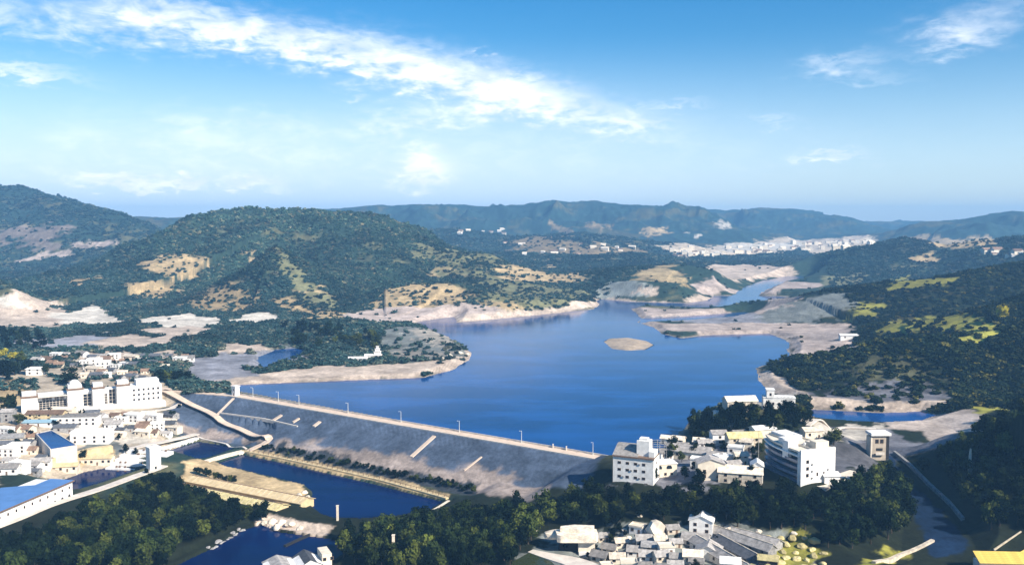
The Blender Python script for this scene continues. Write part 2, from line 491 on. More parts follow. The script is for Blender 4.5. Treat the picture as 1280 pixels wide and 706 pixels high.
def mat_ground():
    m, g, b = new_mat('ground')
    at_ = g.n.new('ShaderNodeAttribute'); at_.attribute_name = 'cover'
    tc = g.n.new('ShaderNodeTexCoord')
    P = tc.outputs['Object']
    n1 = g.noise(P, 0.35, 4, 0.65)
    n2 = g.noise(P, 0.06, 5, 0.65)
    k = g.m('MULTIPLY', g.smooth(n1, 0.3, 0.7, 0.8, 1.2), g.smooth(n2, 0.3, 0.7, 0.76, 1.24))
    mul = g.n.new('ShaderNodeVectorMath'); mul.operation = 'SCALE'
    g.l.new(at_.outputs['Color'], mul.inputs[0]); g.l.new(k, mul.inputs['Scale'])
    g.l.new(mul.outputs[0], b.inputs['Base Color'])
    b.inputs['Roughness'].default_value = 0.95
    b.inputs['Specular IOR Level'].default_value = 0.1
    bp = g.n.new('ShaderNodeBump'); bp.inputs['Strength'].default_value = 0.45; bp.inputs['Distance'].default_value = 0.8
    g.l.new(g.m('ADD', n1, n2), bp.inputs['Height'])
    g.l.new(bp.outputs[0], b.inputs['Normal'])
    return m


def mat_water(name, deep, rough=0.06, spec=0.35, streak=0.25):
    m, g, b = new_mat(name)
    tc = g.n.new('ShaderNodeTexCoord')
    P = tc.outputs['Object']
    mp = g.n.new('ShaderNodeMapping'); mp.inputs['Scale'].default_value = (1, 2.2, 1); g.l.new(P, mp.inputs[0])
    n = g.noise(mp.outputs[0], 0.012, 4, 0.5)
    c = g.mix(g.smooth(n, 0.35, 0.7), tuple(v * (1 - streak) for v in deep) + (1,), tuple(v * (1 + streak) for v in deep) + (1,))
    g.l.new(c, b.inputs['Base Color'])
    b.inputs['Roughness'].default_value = rough
    b.inputs['IOR'].default_value = 1.33
    b.inputs['Specular IOR Level'].default_value = spec
    bp = g.n.new('ShaderNodeBump'); bp.inputs['Strength'].default_value = 0.25; bp.inputs['Distance'].default_value = 0.25
    g.l.new(g.noise(P, 0.5, 3, 0.6), bp.inputs['Height'])
    g.l.new(bp.outputs[0], b.inputs['Normal'])
    return m


# ------------------------------------------------------------------ object helpers
def link(o, parent=None):
    COL.objects.link(o)
    if parent is not None:
        o.parent = parent
    return o


def tag(o, label=None, cat=None, group=None, kind=None):
    if label: o['label'] = label
    if cat: o['category'] = cat
    if group: o['group'] = group
    if kind: o['kind'] = kind
    return o


def mesh_np(name, verts, faces, mat=None, parent=None, smooth=False):
    me = bpy.data.meshes.new(name)
    me.from_pydata([tuple(v) for v in verts], [], [tuple(f) for f in faces])
    me.update()
    if mat: me.materials.append(mat)
    if smooth:
        me.polygons.foreach_set('use_smooth', [True] * len(me.polygons))
    return link(bpy.data.objects.new(name, me), parent)


# ------------------------------------------------------------------ the ground sheet
FOREST = np.array((0.022, 0.043, 0.033)); SCRUB = np.array((0.085, 0.085, 0.045)); TAN = np.array((0.36, 0.27, 0.15))
SAND = np.array((0.43, 0.35, 0.28)); PALE = np.array((0.56, 0.51, 0.43)); MUD = np.array((0.20, 0.20, 0.22)); OLIVE = np.array((0.11, 0.105, 0.02))
GREYG = np.array((0.13, 0.14, 0.13)); SLOPE = np.array((0.068, 0.092, 0.135)); PINK = np.array((0.36, 0.295, 0.255)); TOWN = np.array((0.46, 0.385, 0.29))

# land cover patches, one with painted sunlight: (cover, edge softness in metres, noise wavelength, noise amount m, outline in the photograph)
PATCHES = [
    (TAN, 14, 30, 14, [(168, 333), (195, 322), (212, 315), (240, 323), (265, 330), (250, 338), (222, 343), (195, 340)]),
    (TAN, 20, 30, 16, [(150, 356), (175, 352), (215, 356), (225, 366), (190, 374), (160, 368)]),
    (TAN, 10, 30, 10, [(298, 316), (320, 313), (328, 320), (310, 323)]),
    (PINK, 8, 30, 8, [(20, 326), (60, 314), (88, 313), (88, 320), (55, 322), (24, 328)]),
    (PINK, 12, 30, 12, [(92, 307), (110, 302), (135, 300), (150, 305), (120, 308)]),
    (SAND, 8, 40, 12, [(-20, 368), (10, 366), (35, 368), (60, 378), (84, 376), (75, 384), (95, 396), (130, 404), (60, 410), (-20, 410)]),
    (PALE, 6, 25, 10, [(-20, 372), (8, 370), (24, 380), (34, 386), (-20, 389)]),
    (PALE, 6, 25, 12, [(58, 396), (100, 386), (118, 380), (140, 392), (158, 400), (140, 406), (90, 404)]),
    (PALE, 6, 22, 10, [(168, 402), (190, 396), (240, 392), (272, 397), (275, 405), (245, 410), (200, 409)]),
    (PALE, 6, 22, 8, [(286, 402), (300, 393), (325, 389), (350, 392), (350, 400), (320, 404)]),
    (SAND, 10, 22, 14, [(160, 412), (230, 408), (275, 410), (260, 418), (210, 424), (160, 430), (190, 420)]),
    (SAND, 10, 22, 12, [(175, 440), (215, 438), (232, 444), (200, 450), (178, 446)]),
    (SAND, 14, 26, 18, [(262, 440), (300, 430), (345, 428), (330, 436), (290, 448)]),
    (TAN, 12, 26, 14, [(372, 356), (400, 358), (408, 366), (395, 372), (378, 366)]),
    (TAN, 14, 30, 16, [(340, 370), (352, 366), (380, 384), (420, 390), (428, 397), (390, 402), (372, 390)]),
    (TAN, 10, 30, 10, [(470, 378), (486, 360), (525, 353), (560, 355), (580, 362), (592, 370), (570, 378), (545, 384), (500, 389), (468, 388)]),
    (TAN, 8, 22, 8, [(592, 380), (610, 372), (650, 376), (655, 386), (620, 392), (590, 394)]),
    (SCRUB * 1.9, 18, 30, 16, [(352, 322), (372, 336), (400, 362), (420, 384), (385, 378), (360, 350)]),  # paler scrub: the cone spur's lit right face painted into the cover
    (SCRUB * 1.7, 15, 30, 14, [(640, 372), (680, 368), (700, 378), (660, 390)]),
    (TAN, 25, 60, 30, [(535, 333), (570, 328), (598, 334), (590, 342), (545, 342)]),
    (SCRUB * 1.5, 30, 60, 40, [(500, 316), (560, 312), (640, 330), (600, 345), (520, 330)]),
    (TAN * .55, 30, 50, 60, [(640, 300), (690, 296), (730, 306), (800, 312), (830, 320), (760, 318), (700, 322), (650, 306)]),
    (TAN, 22, 40, 30, [(625, 336), (690, 332), (735, 340), (720, 352), (660, 356), (625, 350)]),
    (SCRUB * 1.6, 22, 40, 25, [(600, 345), (700, 356), (740, 366), (700, 384), (620, 372)]),
    (TAN * .8 + SCRUB * .3, 15, 40, 20, [(790, 338), (825, 332), (850, 338), (855, 356), (830, 352), (790, 350)]),
    (GREYG * 1.6, 12, 40, 14, [(740, 366), (765, 352), (800, 352), (815, 362), (790, 370), (745, 372)]),
    (SAND, 6, 30, 6, [(786, 368), (800, 361), (820, 362), (815, 370)]),
    (TAN * .6, 26, 40, 40, [(690, 278), (714, 288), (712, 296), (698, 290)]),
    (TAN * .5, 26, 40, 40, [(735, 278), (760, 280), (752, 286), (735, 283)]),
    (TAN, 20, 40, 30, [(802, 288), (830, 285), (835, 292), (810, 296)]),
    (PALE * .6, 20, 30, 24, [(895, 279), (903, 275), (912, 281), (905, 287), (896, 284)]),
    (PALE * .7, 15, 30, 20, [(860, 292), (876, 293), (870, 297)]),
    (TOWN, 20, 40, 30, [(815, 306), (850, 304), (880, 308), (940, 304), (1000, 300), (1050, 298), (1070, 294), (1095, 296), (1100, 304), (1070, 310), (1000, 312), (960, 318), (900, 320), (858, 322), (850, 315)]),
    (PALE * .9, 15, 40, 30, [(900, 306), (960, 304), (1010, 304), (990, 312), (930, 314), (900, 316)]),
    (SAND, 10, 40, 10, [(880, 334), (930, 330), (985, 334), (1000, 342), (960, 345), (900, 344)]),
    (PINK, 8, 40, 8, [(865, 356), (920, 362), (985, 352), (1030, 354), (1020, 360), (970, 368), (930, 369), (892, 369), (870, 364)]),
    (SAND, 6, 40, 6, [(742, 372), (760, 372), (800, 376), (850, 378), (885, 372), (895, 368), (890, 376), (860, 381), (790, 379), (742, 378)]),
    (PINK, 8, 40, 8, [(790, 386), (850, 386), (900, 388), (960, 380), (1010, 366), (1000, 380), (950, 394), (880, 398), (800, 399)]),
    (PINK, 8, 40, 8, [(796, 403), (850, 404), (940, 402), (1010, 404), (1060, 405), (1065, 420), (1080, 432), (1010, 448), (985, 446), (985, 424), (880, 420), (825, 416)]),
    (MUD, 8, 40, 8, [(800, 398), (880, 397), (940, 392), (1000, 402), (900, 404), (830, 402)]),
    (SAND * 1.1, 4, 30, 3, [(566, 404), (568, 397), (640, 388), (700, 386), (738, 378), (750, 376), (750, 384), (700, 393), (640, 400)]),
    (PINK * 1.15, 6, 30, 5, [(428, 394), (470, 386), (540, 384), (590, 380), (640, 390), (570, 398), (520, 404), (470, 404)]),
    (SAND, 5, 25, 6, [(250, 480), (300, 470), (330, 466), (400, 458), (470, 456), (540, 452), (566, 440), (592, 440), (588, 450), (560, 464), (520, 474), (400, 478), (300, 484)]),
    (MUD, 14, 30, 12, [(320, 440), (350, 430), (390, 436), (385, 450), (330, 462), (300, 468), (300, 455)]),
    (SAND * .9, 10, 30, 10, [(240, 470), (290, 458), (320, 462), (300, 472), (255, 480)]),
    (SAND, 3, 12, 3, [(560, 458), (575, 446), (590, 438), (594, 446), (580, 460)]),
    (TAN * 1.2, 4, 12, 3, [(752, 427), (785, 420), (820, 431), (785, 440)]),
    (GREYG * 1.15, 8, 14, 14, [(478, 416), (510, 408), (545, 412), (575, 426), (588, 440), (570, 448), (520, 452), (484, 448), (470, 432)]),
    (PALE * .55, 4, 7, 14, [(512, 414), (540, 412), (572, 426), (560, 434), (530, 426)]),
    (PALE * .45, 4, 7, 14, [(490, 436), (530, 440), (560, 440), (540, 450), (500, 450)]),
    (MUD * 1.3, 16, 40, 20, [(30, 424), (120, 418), (170, 424), (120, 436), (40, 440)]),
    (SAND * .9, 10, 30, 16, [(80, 444), (140, 436), (180, 444), (150, 456), (90, 456)]),
    (SAND, 8, 30, 14, [(110, 426), (165, 418), (215, 426), (180, 436), (120, 438)]),
    (MUD * 1.1, 10, 30, 12, [(225, 452), (280, 440), (330, 446), (320, 468), (250, 478), (215, 470)]),
    (TAN * .8, 16, 30, 18, [(60, 352), (110, 346), (130, 352), (90, 360)]),
    (TAN * .7, 20, 30, 24, [(230, 372), (290, 362), (330, 372), (290, 390), (240, 388)]),
    (PINK * .45, 40, 60, 60, [(0, 285), (60, 280), (110, 296), (90, 306), (20, 312)]),
    # town ground, left
    (TOWN * .85, 8, 14, 10, [(-30, 470), (40, 462), (120, 455), (200, 470), (230, 490), (215, 520), (215, 548), (230, 560), (170, 580), (60, 600), (-30, 610)]),
    (TAN * .9, 4, 20, 4, [(-30, 476), (26, 472), (36, 480), (34, 506), (-30, 512)]),
    (GREYG, 3, 14, 3, [(94, 562), (110, 552), (150, 546), (158, 558), (150, 566), (105, 572)]),
    (PALE * .8, 3, 10, 4, [(100, 540), (150, 528), (200, 534), (196, 552), (160, 556)]),
    (SLOPE * .6, 3, 14, 5, [(190, 528), (205, 520), (240, 530), (240, 545), (205, 544)]),
    (TAN * 1.1, 3, 12, 2.5, [(40, 574), (110, 562), (140, 560), (140, 568), (90, 582), (30, 592)]),
    # downstream face
    (SLOPE, 4, 30, 3, [(246, 488), (292, 491), (500, 528), (640, 543), (775, 562), (745, 600), (720, 616), (640, 616), (560, 612), (330, 556), (215, 522), (210, 510)]),
    (PINK * .8, 8, 30, 9, [(350, 550), (460, 566), (540, 579), (640, 594), (710, 606), (640, 622), (560, 606), (420, 578), (340, 562)]),
    (PINK * .75, 5, 20, 5, [(215, 526), (270, 536), (330, 550), (300, 548), (230, 540)]),
    (np.array((.035, .042, .05)), 3, 8, 3, [(322, 556), (350, 556), (480, 584), (600, 606), (596, 618), (560, 616), (430, 588), (330, 564)]),
    (TAN * 1.2, 2, 8, 1.5, [(322, 562), (400, 578), (500, 600), (565, 618), (550, 622), (480, 604), (400, 588), (310, 566)]),
    (TAN * 1.25, 2, 8, 1.5, [(228, 577), (262, 574), (300, 587), (380, 606), (384, 616), (350, 636), (216, 606), (232, 590)]),
    (SAND * 1.2, 2, 8, 1.5, [(314, 650), (335, 643), (390, 654), (418, 657), (400, 672), (360, 662), (325, 660)]),
    # right hand hills
    (OLIVE * 1.8, 10, 26, 14, [(1112, 350), (1135, 344), (1165, 348), (1200, 346), (1190, 354), (1150, 360), (1110, 362)]),
    (SCRUB * 1.8, 10, 26, 12, [(1030, 345), (1080, 340), (1085, 354), (1050, 360), (1030, 355)]),
    (TAN, 12, 30, 16, [(1130, 296), (1160, 293), (1190, 300), (1240, 296), (1245, 306), (1200, 312), (1165, 304)]),
    (TAN, 10, 30, 12, [(1138, 322), (1165, 315), (1180, 325), (1150, 328)]),
    (OLIVE * 2.0, 8, 20, 8, [(1070, 378), (1105, 378), (1100, 394), (1065, 398)]),
    (GREYG * 1.1, 10, 20, 14, [(950, 394), (1000, 374), (1050, 364), (1068, 380), (1020, 402), (950, 402)]),
    (OLIVE * 1.8, 10, 20, 14, [(1110, 404), (1160, 396), (1220, 394), (1240, 404), (1200, 420), (1130, 424), (1100, 426)]),
    (OLIVE * 3.2, 5, 14, 8, [(1205, 412), (1240, 402), (1262, 408), (1250, 424), (1215, 432), (1200, 426)]),
    (SCRUB * .75, 8, 16, 12, [(1060, 462), (1110, 442), (1160, 448), (1175, 470), (1130, 480), (1070, 478)]),
    (MUD * .55, 4, 14, 9, [(1010, 490), (1060, 480), (1130, 474), (1190, 492), (1190, 502), (1100, 506), (1020, 500)]),
    (SAND * .9, 3, 20, 3, [(955, 462), (985, 476), (1010, 494), (1100, 503), (1190, 498), (1195, 506), (1100, 512), (1015, 510), (960, 490), (945, 470)]),
    (SAND * .7 + MUD * .3, 4, 20, 4, [(1100, 515), (1160, 516), (1220, 512), (1240, 530), (1200, 545), (1150, 540), (1110, 534)]),
    (MUD * .8, 4, 20, 4, [(1040, 534), (1100, 534), (1200, 546), (1140, 566), (1060, 560)]),
    (OLIVE * 2.6, 4, 14, 4, [(1215, 509), (1250, 505), (1258, 513), (1225, 519)]),
    (MUD * .45, 4, 12, 6, [(1036, 548), (1100, 552), (1108, 570), (1090, 590), (1040, 596), (1020, 575)]),
    # knoll and village, foreground
    (PALE * .75, 4, 9, 5, [(905, 510), (925, 495), (950, 492), (995, 490), (998, 500), (950, 505), (920, 516)]),
    (PALE * .7, 4, 9, 6, [(1000, 540), (1020, 526), (1060, 530), (1110, 532), (1040, 545), (1010, 556)]),
    (MUD * .8, 5, 9, 6, [(850, 560), (880, 545), (940, 540), (945, 570), (950, 600), (880, 605), (800, 606), (765, 604), (800, 575)]),
    (GREYG * 1.5, 4, 9, 5, [(640, 700), (690, 670), (780, 660), (850, 655), (900, 650), (960, 660), (1030, 690), (1030, 720), (640, 720)]),
    (OLIVE * 2.0, 3, 8, 3, [(960, 676), (1000, 668), (1035, 690), (1010, 712), (960, 712)]),
    (OLIVE * 2.0, 3, 8, 3, [(1080, 700), (1110, 688), (1130, 690), (1090, 712), (1060, 712)]),
    (np.array((0.007, 0.02, 0.05)), 2, 12, 2, [(1108, 566), (1124, 586), (1150, 612), (1190, 650), (1215, 688), (1180, 697), (1168, 700), (1160, 690), (1150, 660), (1140, 630), (1122, 600)]),
]


_PATCH_POLYS = []


def cover(X, Y, Z):
    """albedo of the land at world positions"""
    # land cover ------------------------------------------------------------
    Yn = Y + 1.8 * Z; Xn = X + 0.5 * Z
    n_a = fbm(Xn, Yn, 160, 4, 31); n_b = fbm(Xn, Yn, 28, 3, 37); n_c = fbm(Xn, Yn, 9, 2, 41)
    k = sstep(n_a * 0.7 + n_b * 0.6, 0.14, 0.6)
    C = FOREST * (1 - k[:, None]) + SCRUB * 1.25 * k[:, None]
    right = (sstep(X / Y, 0.22, 0.34) * sstep(Y, 1900, 1300))[:, None]
    C = C * (1 - right) + right * C * np.array((.5, .42, .25))
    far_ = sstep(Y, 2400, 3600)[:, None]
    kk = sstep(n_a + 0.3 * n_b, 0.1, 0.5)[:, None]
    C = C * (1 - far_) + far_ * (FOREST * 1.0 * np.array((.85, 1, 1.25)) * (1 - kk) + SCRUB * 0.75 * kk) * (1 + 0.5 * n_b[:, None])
    # ground under the near woods stays nearly black
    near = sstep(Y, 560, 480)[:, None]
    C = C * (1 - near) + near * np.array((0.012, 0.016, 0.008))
    if not _PATCH_POLYS:
        G = on_ground([p for pt in PATCHES for p in pt[4]])
        i = 0
        for pt in PATCHES:
            _PATCH_POLYS.append(G[i:i + len(pt[4])]); i += len(pt[4])
    for (cov, soft, wl_, amt, pts), poly in zip(PATCHES, _PATCH_POLYS):
        s = poly_sd(X, Y, poly, max(soft + amt, 5) * 2.5)
        s = s + fbm(Xn, Yn, wl_, 4, 7, 0.6) * amt * 1.9 + n_c * min(amt, 8) * 1.0
        w = sstep(-s, -soft * .5, soft * .5)[:, None]
        C = C * (1 - w) + cov * (1 + .3 * n_b[:, None] + .2 * n_c[:, None]) * w
    # terrace ledges and waterline bands
    tb = (sstep(-poly_sd(X, Y, TERR, 30), 0, 12) * (Z < 19))[:, None]
    band = sstep(np.sin(Z * 2 * math.pi / 2.4 + n_b), -.4, .4)[:, None]
    C = C * (1 - tb) + C * (0.55 + 0.75 * band) * tb
    wl2 = sstep(6, 1, Z) if False else np.clip((4.5 - Z) / 2, 0, 1)
    wl2 = (wl2 * (Y > 560) * (Z > -1))[:, None]
    C = C * (1 + wl2 * 0.16 * np.sin(Z * 7.5 + 2.5 * n_a)[:, None])
    # wet margin of the lake
    sd = np.minimum(poly_sd(X, Y, LAKE, 40), poly_sd(X, Y, INLET, 40))
    w = (sstep(-sd, -5, 1) * (Z < 3))[:, None]
    C = C * (1 - w * .8) + (SAND * .8) * w * .8
    return C


def build_ground():
    yrows = np.concatenate([np.arange(860.0, 710.0, -2.5), np.arange(710.0, 440.0, -1.1)])
    d1 = HCAM * FOC / (yrows - YH)
    step = np.arange(len(d1))
    rows = list(d1)
    while rows[-1] < 9000:
        d = rows[-1]
        rows.append(d + min(d * d / (HCAM * FOC), 5.2 + max(0, d - 2700) * 0.011))
    rows += [9400, 9700]
    rows = [120, 180, 230] + rows
    rows = np.array(rows)
    a_in = np.radians(np.arange(-31.5, 31.51, 0.075))
    a_l = np.radians(np.arange(-62, -31.6, 1.0)); a_r = np.radians(np.arange(32.2, 62, 1.0))
    az = np.concatenate([a_l, a_in, a_r])
    R, A = np.meshgrid(rows, az, indexing='ij')
    X = (R * np.tan(A)).ravel(); Y = R.ravel().copy()
    Z = height(X, Y)
    
    nr, na = R.shape
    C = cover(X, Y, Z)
    me = bpy.data.meshes.new('ground')
    nv = nr * na
    me.vertices.add(nv)
    me.vertices.foreach_set('co', np.stack([X, Y, Z], 1).astype(np.float32).ravel())
    idx = np.arange(nv).reshape(nr, na)
    q = np.stack([idx[:-1, :-1], idx[:-1, 1:], idx[1:, 1:], idx[1:, :-1]], -1).reshape(-1, 4)
    me.loops.add(q.size); me.polygons.add(len(q))
    me.loops.foreach_set('vertex_index', q.astype(np.int32).ravel())
    me.polygons.foreach_set('loop_start', np.arange(0, q.size, 4, dtype=np.int32))
    me.polygons.foreach_set('use_smooth', np.ones(len(q), bool))
    ca = me.color_attributes.new('cover', 'FLOAT_COLOR', 'POINT')
    ca.data.foreach_set('color', np.concatenate([C, np.ones((nv, 1))], 1).astype(np.float32).ravel())
    me.update()
    me.materials.append(mat_ground())
    o = link(bpy.data.objects.new('ground', me))
    tag(o, kind='structure', label='hilly land with forest, sandy shores and a village plain')
    return o


def sheet(name, poly, z, mat, parent=None):
    bm = bmesh.new()
    vs = [bm.verts.new((p[0], p[1], z)) for p in poly]
    f = bm.faces.new(vs)
    bm.normal_update()
    if f.normal.z < 0:
        f.normal_flip()
    bmesh.ops.triangulate(bm, faces=bm.faces[:])
    me = bpy.data.meshes.new(name); bm.to_mesh(me); bm.free()
    me.materials.append(mat)
    return link(bpy.data.objects.new(name, me), parent)


def grow(poly, r):
    n = len(poly); out = []
    area = sum(poly[i][0] * poly[(i + 1) % n][1] - poly[(i + 1) % n][0] * poly[i][1] for i in range(n))
    sg = 1 if area > 0 else -1
    for i in range(n):
        a, b, c = poly[i - 1], poly[i], poly[(i + 1) % n]
        d1 = (b - a) / (np.linalg.norm(b - a) + 1e-9); d2 = (c - b) / (np.linalg.norm(c - b) + 1e-9)
        nn = np.array((d1[1] + d2[1], -d1[0] - d2[0])) * sg
        L = np.linalg.norm(nn)
        out.append(b + nn / (L + 1e-9) * r)
    return np.array(out)


build_ground()
mw = mat_water('lake_water', (0.007, 0.052, 0.19), 0.08, 0.13)
mp_ = mat_water('pond_water', (0.0012, 0.009, 0.055), 0.05, 0.05)
lake_ext = [(-420, 800), (-420, 3000), (1400, 3000), (1400, 640), (225, 640), (200, 590), (120, 562)]
# one lake sheet under all the shores; land rises through it
_dn = np.array((DAM_M, DAM_R)) + np.array((3, 4))
lake = sheet('lake', np.array([_dn[0] + (-6, 10), _dn[1] + (4, 0), (110, 545), (180, 560), (260, 600), (420, 600), (1000, 1200), (1000, 2700), (200, 2700), (-350, 1300), (-420, 1000), (-330, 800)]), 0.0, mw)
tag(lake, kind='structure', label='wide blue reservoir lake behind the dam')
for P in (POND_A, POND_B, POND_C, POND_D):
    o = sheet('pond_water', grow(P, 0.8), PZ, mp_)
    tag(o, kind='structure')


# ------------------------------------------------------------------ object materials
def mat_solid(name, col, rough=0.8, var=0.18, scale=0.8, bump=0.0, spec=0.3, rnd=0.0):
    m, g, b = new_mat(name)
    tc = g.n.new('ShaderNodeTexCoord')
    n = g.noise(tc.outputs['Object'], scale, 5, 0.65)
    f = g.smooth(n, 0.28, 0.72)
    lo = tuple(max(0, c * (1 - var)) for c in col) + (1,)
    hi = tuple(min(0.92, c * (1 + var)) for c in col) + (1,)
    c = g.mix(f, lo, hi)
    if rnd:
        oi = g.n.new('ShaderNodeObjectInfo')
        k = g.smooth(oi.outputs['Random'], 0, 1, 1 - rnd, 1 + rnd)
        mul = g.n.new('ShaderNodeVectorMath'); mul.operation = 'SCALE'
        g.l.new(c, mul.inputs[0]); g.l.new(k, mul.inputs['Scale']); c = mul.outputs[0]
    g.l.new(c, b.inputs['Base Color'])
    b.inputs['Roughness'].default_value = rough
    b.inputs['Specular IOR Level'].default_value = spec
    if bump:
        bp = g.n.new('ShaderNodeBump'); bp.inputs['Strength'].default_value = 0.7; bp.inputs['Distance'].default_value = bump
        g.l.new(g.noise(tc.outputs['Object'], scale * 3, 4, 0.65), bp.inputs['Height'])
        g.l.new(bp.outputs[0], b.inputs['Normal'])
    return m


def mat_leaf(name, stops):
    m, g, b = new_mat(name)
    oi = g.n.new('ShaderNodeObjectInfo')
    r = g.n.new('ShaderNodeValToRGB')
    el = r.color_ramp.elements
    el[0].position, el[0].color = stops[0][0], stops[0][1] + (1,)
    el[1].position, el[1].color = stops[-1][0], stops[-1][1] + (1,)
    for p, c in stops[1:-1]:
        e = el.new(p); e.color = c + (1,)
    g.l.new(oi.outputs['Random'], r.inputs[0])
    tc = g.n.new('ShaderNodeTexCoord')
    n = g.smooth(g.noise(tc.outputs['Object'], 3.2, 3, 0.6), 0.3, 0.7, 0.55, 1.6)
    geo = g.n.new('ShaderNodeNewGeometry')
    wide = g.noise(geo.outputs['Position'], 0.009, 5, 0.65)
    n = g.m('MULTIPLY', n, g.smooth(wide, 0.32, 0.68, 0.55, 1.6))
    mul = g.n.new('ShaderNodeVectorMath'); mul.operation = 'SCALE'
    g.l.new(r.outputs[0], mul.inputs[0]); g.l.new(n, mul.inputs['Scale'])
    g.l.new(mul.outputs[0], b.inputs['Base Color'])
    b.inputs['Roughness'].default_value = 0.9
    b.inputs['Specular IOR Level'].default_value = 0.02
    return m


WHITE = mat_solid('white_render', (0.72, 0.70, 0.66), 0.75, 0.17, 0.35, 0, 0.3)
CREAM = mat_solid('cream_render', (0.66, 0.58, 0.46), 0.8, 0.14, 0.3)
STONE = mat_solid('pale_stone', (0.62, 0.54, 0.43), 0.9, 0.3, 0.5, 0.35, 0.2, 0.18)
STONEY = mat_solid('yellowish_stone', (0.48, 0.41, 0.20), 0.9, 0.3, 0.5, 0.3, 0.2, 0.2)
STONEG = mat_solid('grey_stone', (0.30, 0.29, 0.28), 0.9, 0.35, 0.6, 0.3, 0.2, 0.2)
TANM = mat_solid('tan_render', (0.56, 0.44, 0.25), 0.9, 0.2, 0.3, 0.15)
GREYR = mat_solid('grey_roofing', (0.29, 0.27, 0.25), 0.85, 0.35, 0.5, 0.15, 0.2, 0.3)
DARKR = mat_solid('slate_roofing', (0.085, 0.09, 0.10), 0.8, 0.3, 0.5, 0.1, 0.3, 0.3)
BROWNR = mat_solid('brown_roofing', (0.20, 0.13, 0.09), 0.85, 0.3, 0.5, 0.1, 0.2, 0.3)
BLUER = mat_solid('blue_roofing', (0.09, 0.20, 0.42), 0.6, 0.12, 0.15, 0, 0.3)
GLASS = mat_solid('dark_glass', (0.012, 0.016, 0.022), 0.12, 0.3, 0.5, 0, 0.5)
BLUEG = mat_solid('blue_glazing', (0.07, 0.12, 0.20), 0.2, 0.3, 0.9, 0, 0.5)
DARK = mat_solid('dark_opening', (0.02, 0.02, 0.022), 0.9, 0.3)
BROWN = mat_solid('brown_trim', (0.17, 0.11, 0.075), 0.8, 0.2)
CONC = mat_solid('pale_concrete', (0.58, 0.52, 0.45), 0.85, 0.16, 0.2, 0.08)
ROADM = mat_solid('road_paving', (0.60, 0.47, 0.36), 0.9, 0.12, 0.2)
METAL = mat_solid('pale_metal', (0.55, 0.55, 0.52), 0.45, 0.1)
YELLOW = mat_solid('yellow_boards', (0.66, 0.47, 0.10), 0.7, 0.2, 0.6)
WOOD = mat_solid('weathered_timber', (0.42, 0.36, 0.26), 0.85, 0.25, 0.8)
BARK = mat_solid('bark', (0.06, 0.045, 0.03), 0.95, 0.3, 2.0)
L_DARK = mat_leaf('dark_leaves', [(0.0, (0.0025, 0.005, 0.003)), (0.55, (0.005, 0.010, 0.004)), (0.82, (0.012, 0.02, 0.006)), (1.0, (0.05, 0.06, 0.012))])
L_OLIVE = mat_leaf('olive_leaves', [(0.0, (0.010, 0.017, 0.005)), (0.5, (0.022, 0.033, 0.008)), (1.0, (0.065, 0.078, 0.014))])
L_YEL = mat_leaf('yellow_leaves', [(0.0, (0.16, 0.15, 0.012)), (1.0, (0.26, 0.22, 0.02))])
L_HILL = mat_leaf('hill_leaves', [(0.0, (0.012, 0.032, 0.032)), (0.5, (0.024, 0.050, 0.046)), (0.85, (0.042, 0.068, 0.056)), (1.0, (0.13, 0.13, 0.09))])
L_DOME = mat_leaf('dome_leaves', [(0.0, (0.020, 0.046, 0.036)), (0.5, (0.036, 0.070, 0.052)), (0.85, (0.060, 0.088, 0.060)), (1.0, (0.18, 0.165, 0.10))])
L_SIDE = mat_leaf('hillside_leaves', [(0.0, (0.005, 0.010, 0.006)), (0.6, (0.013, 0.022, 0.010)), (0.88, (0.030, 0.036, 0.012)), (1.0, (0.10, 0.09, 0.02))])


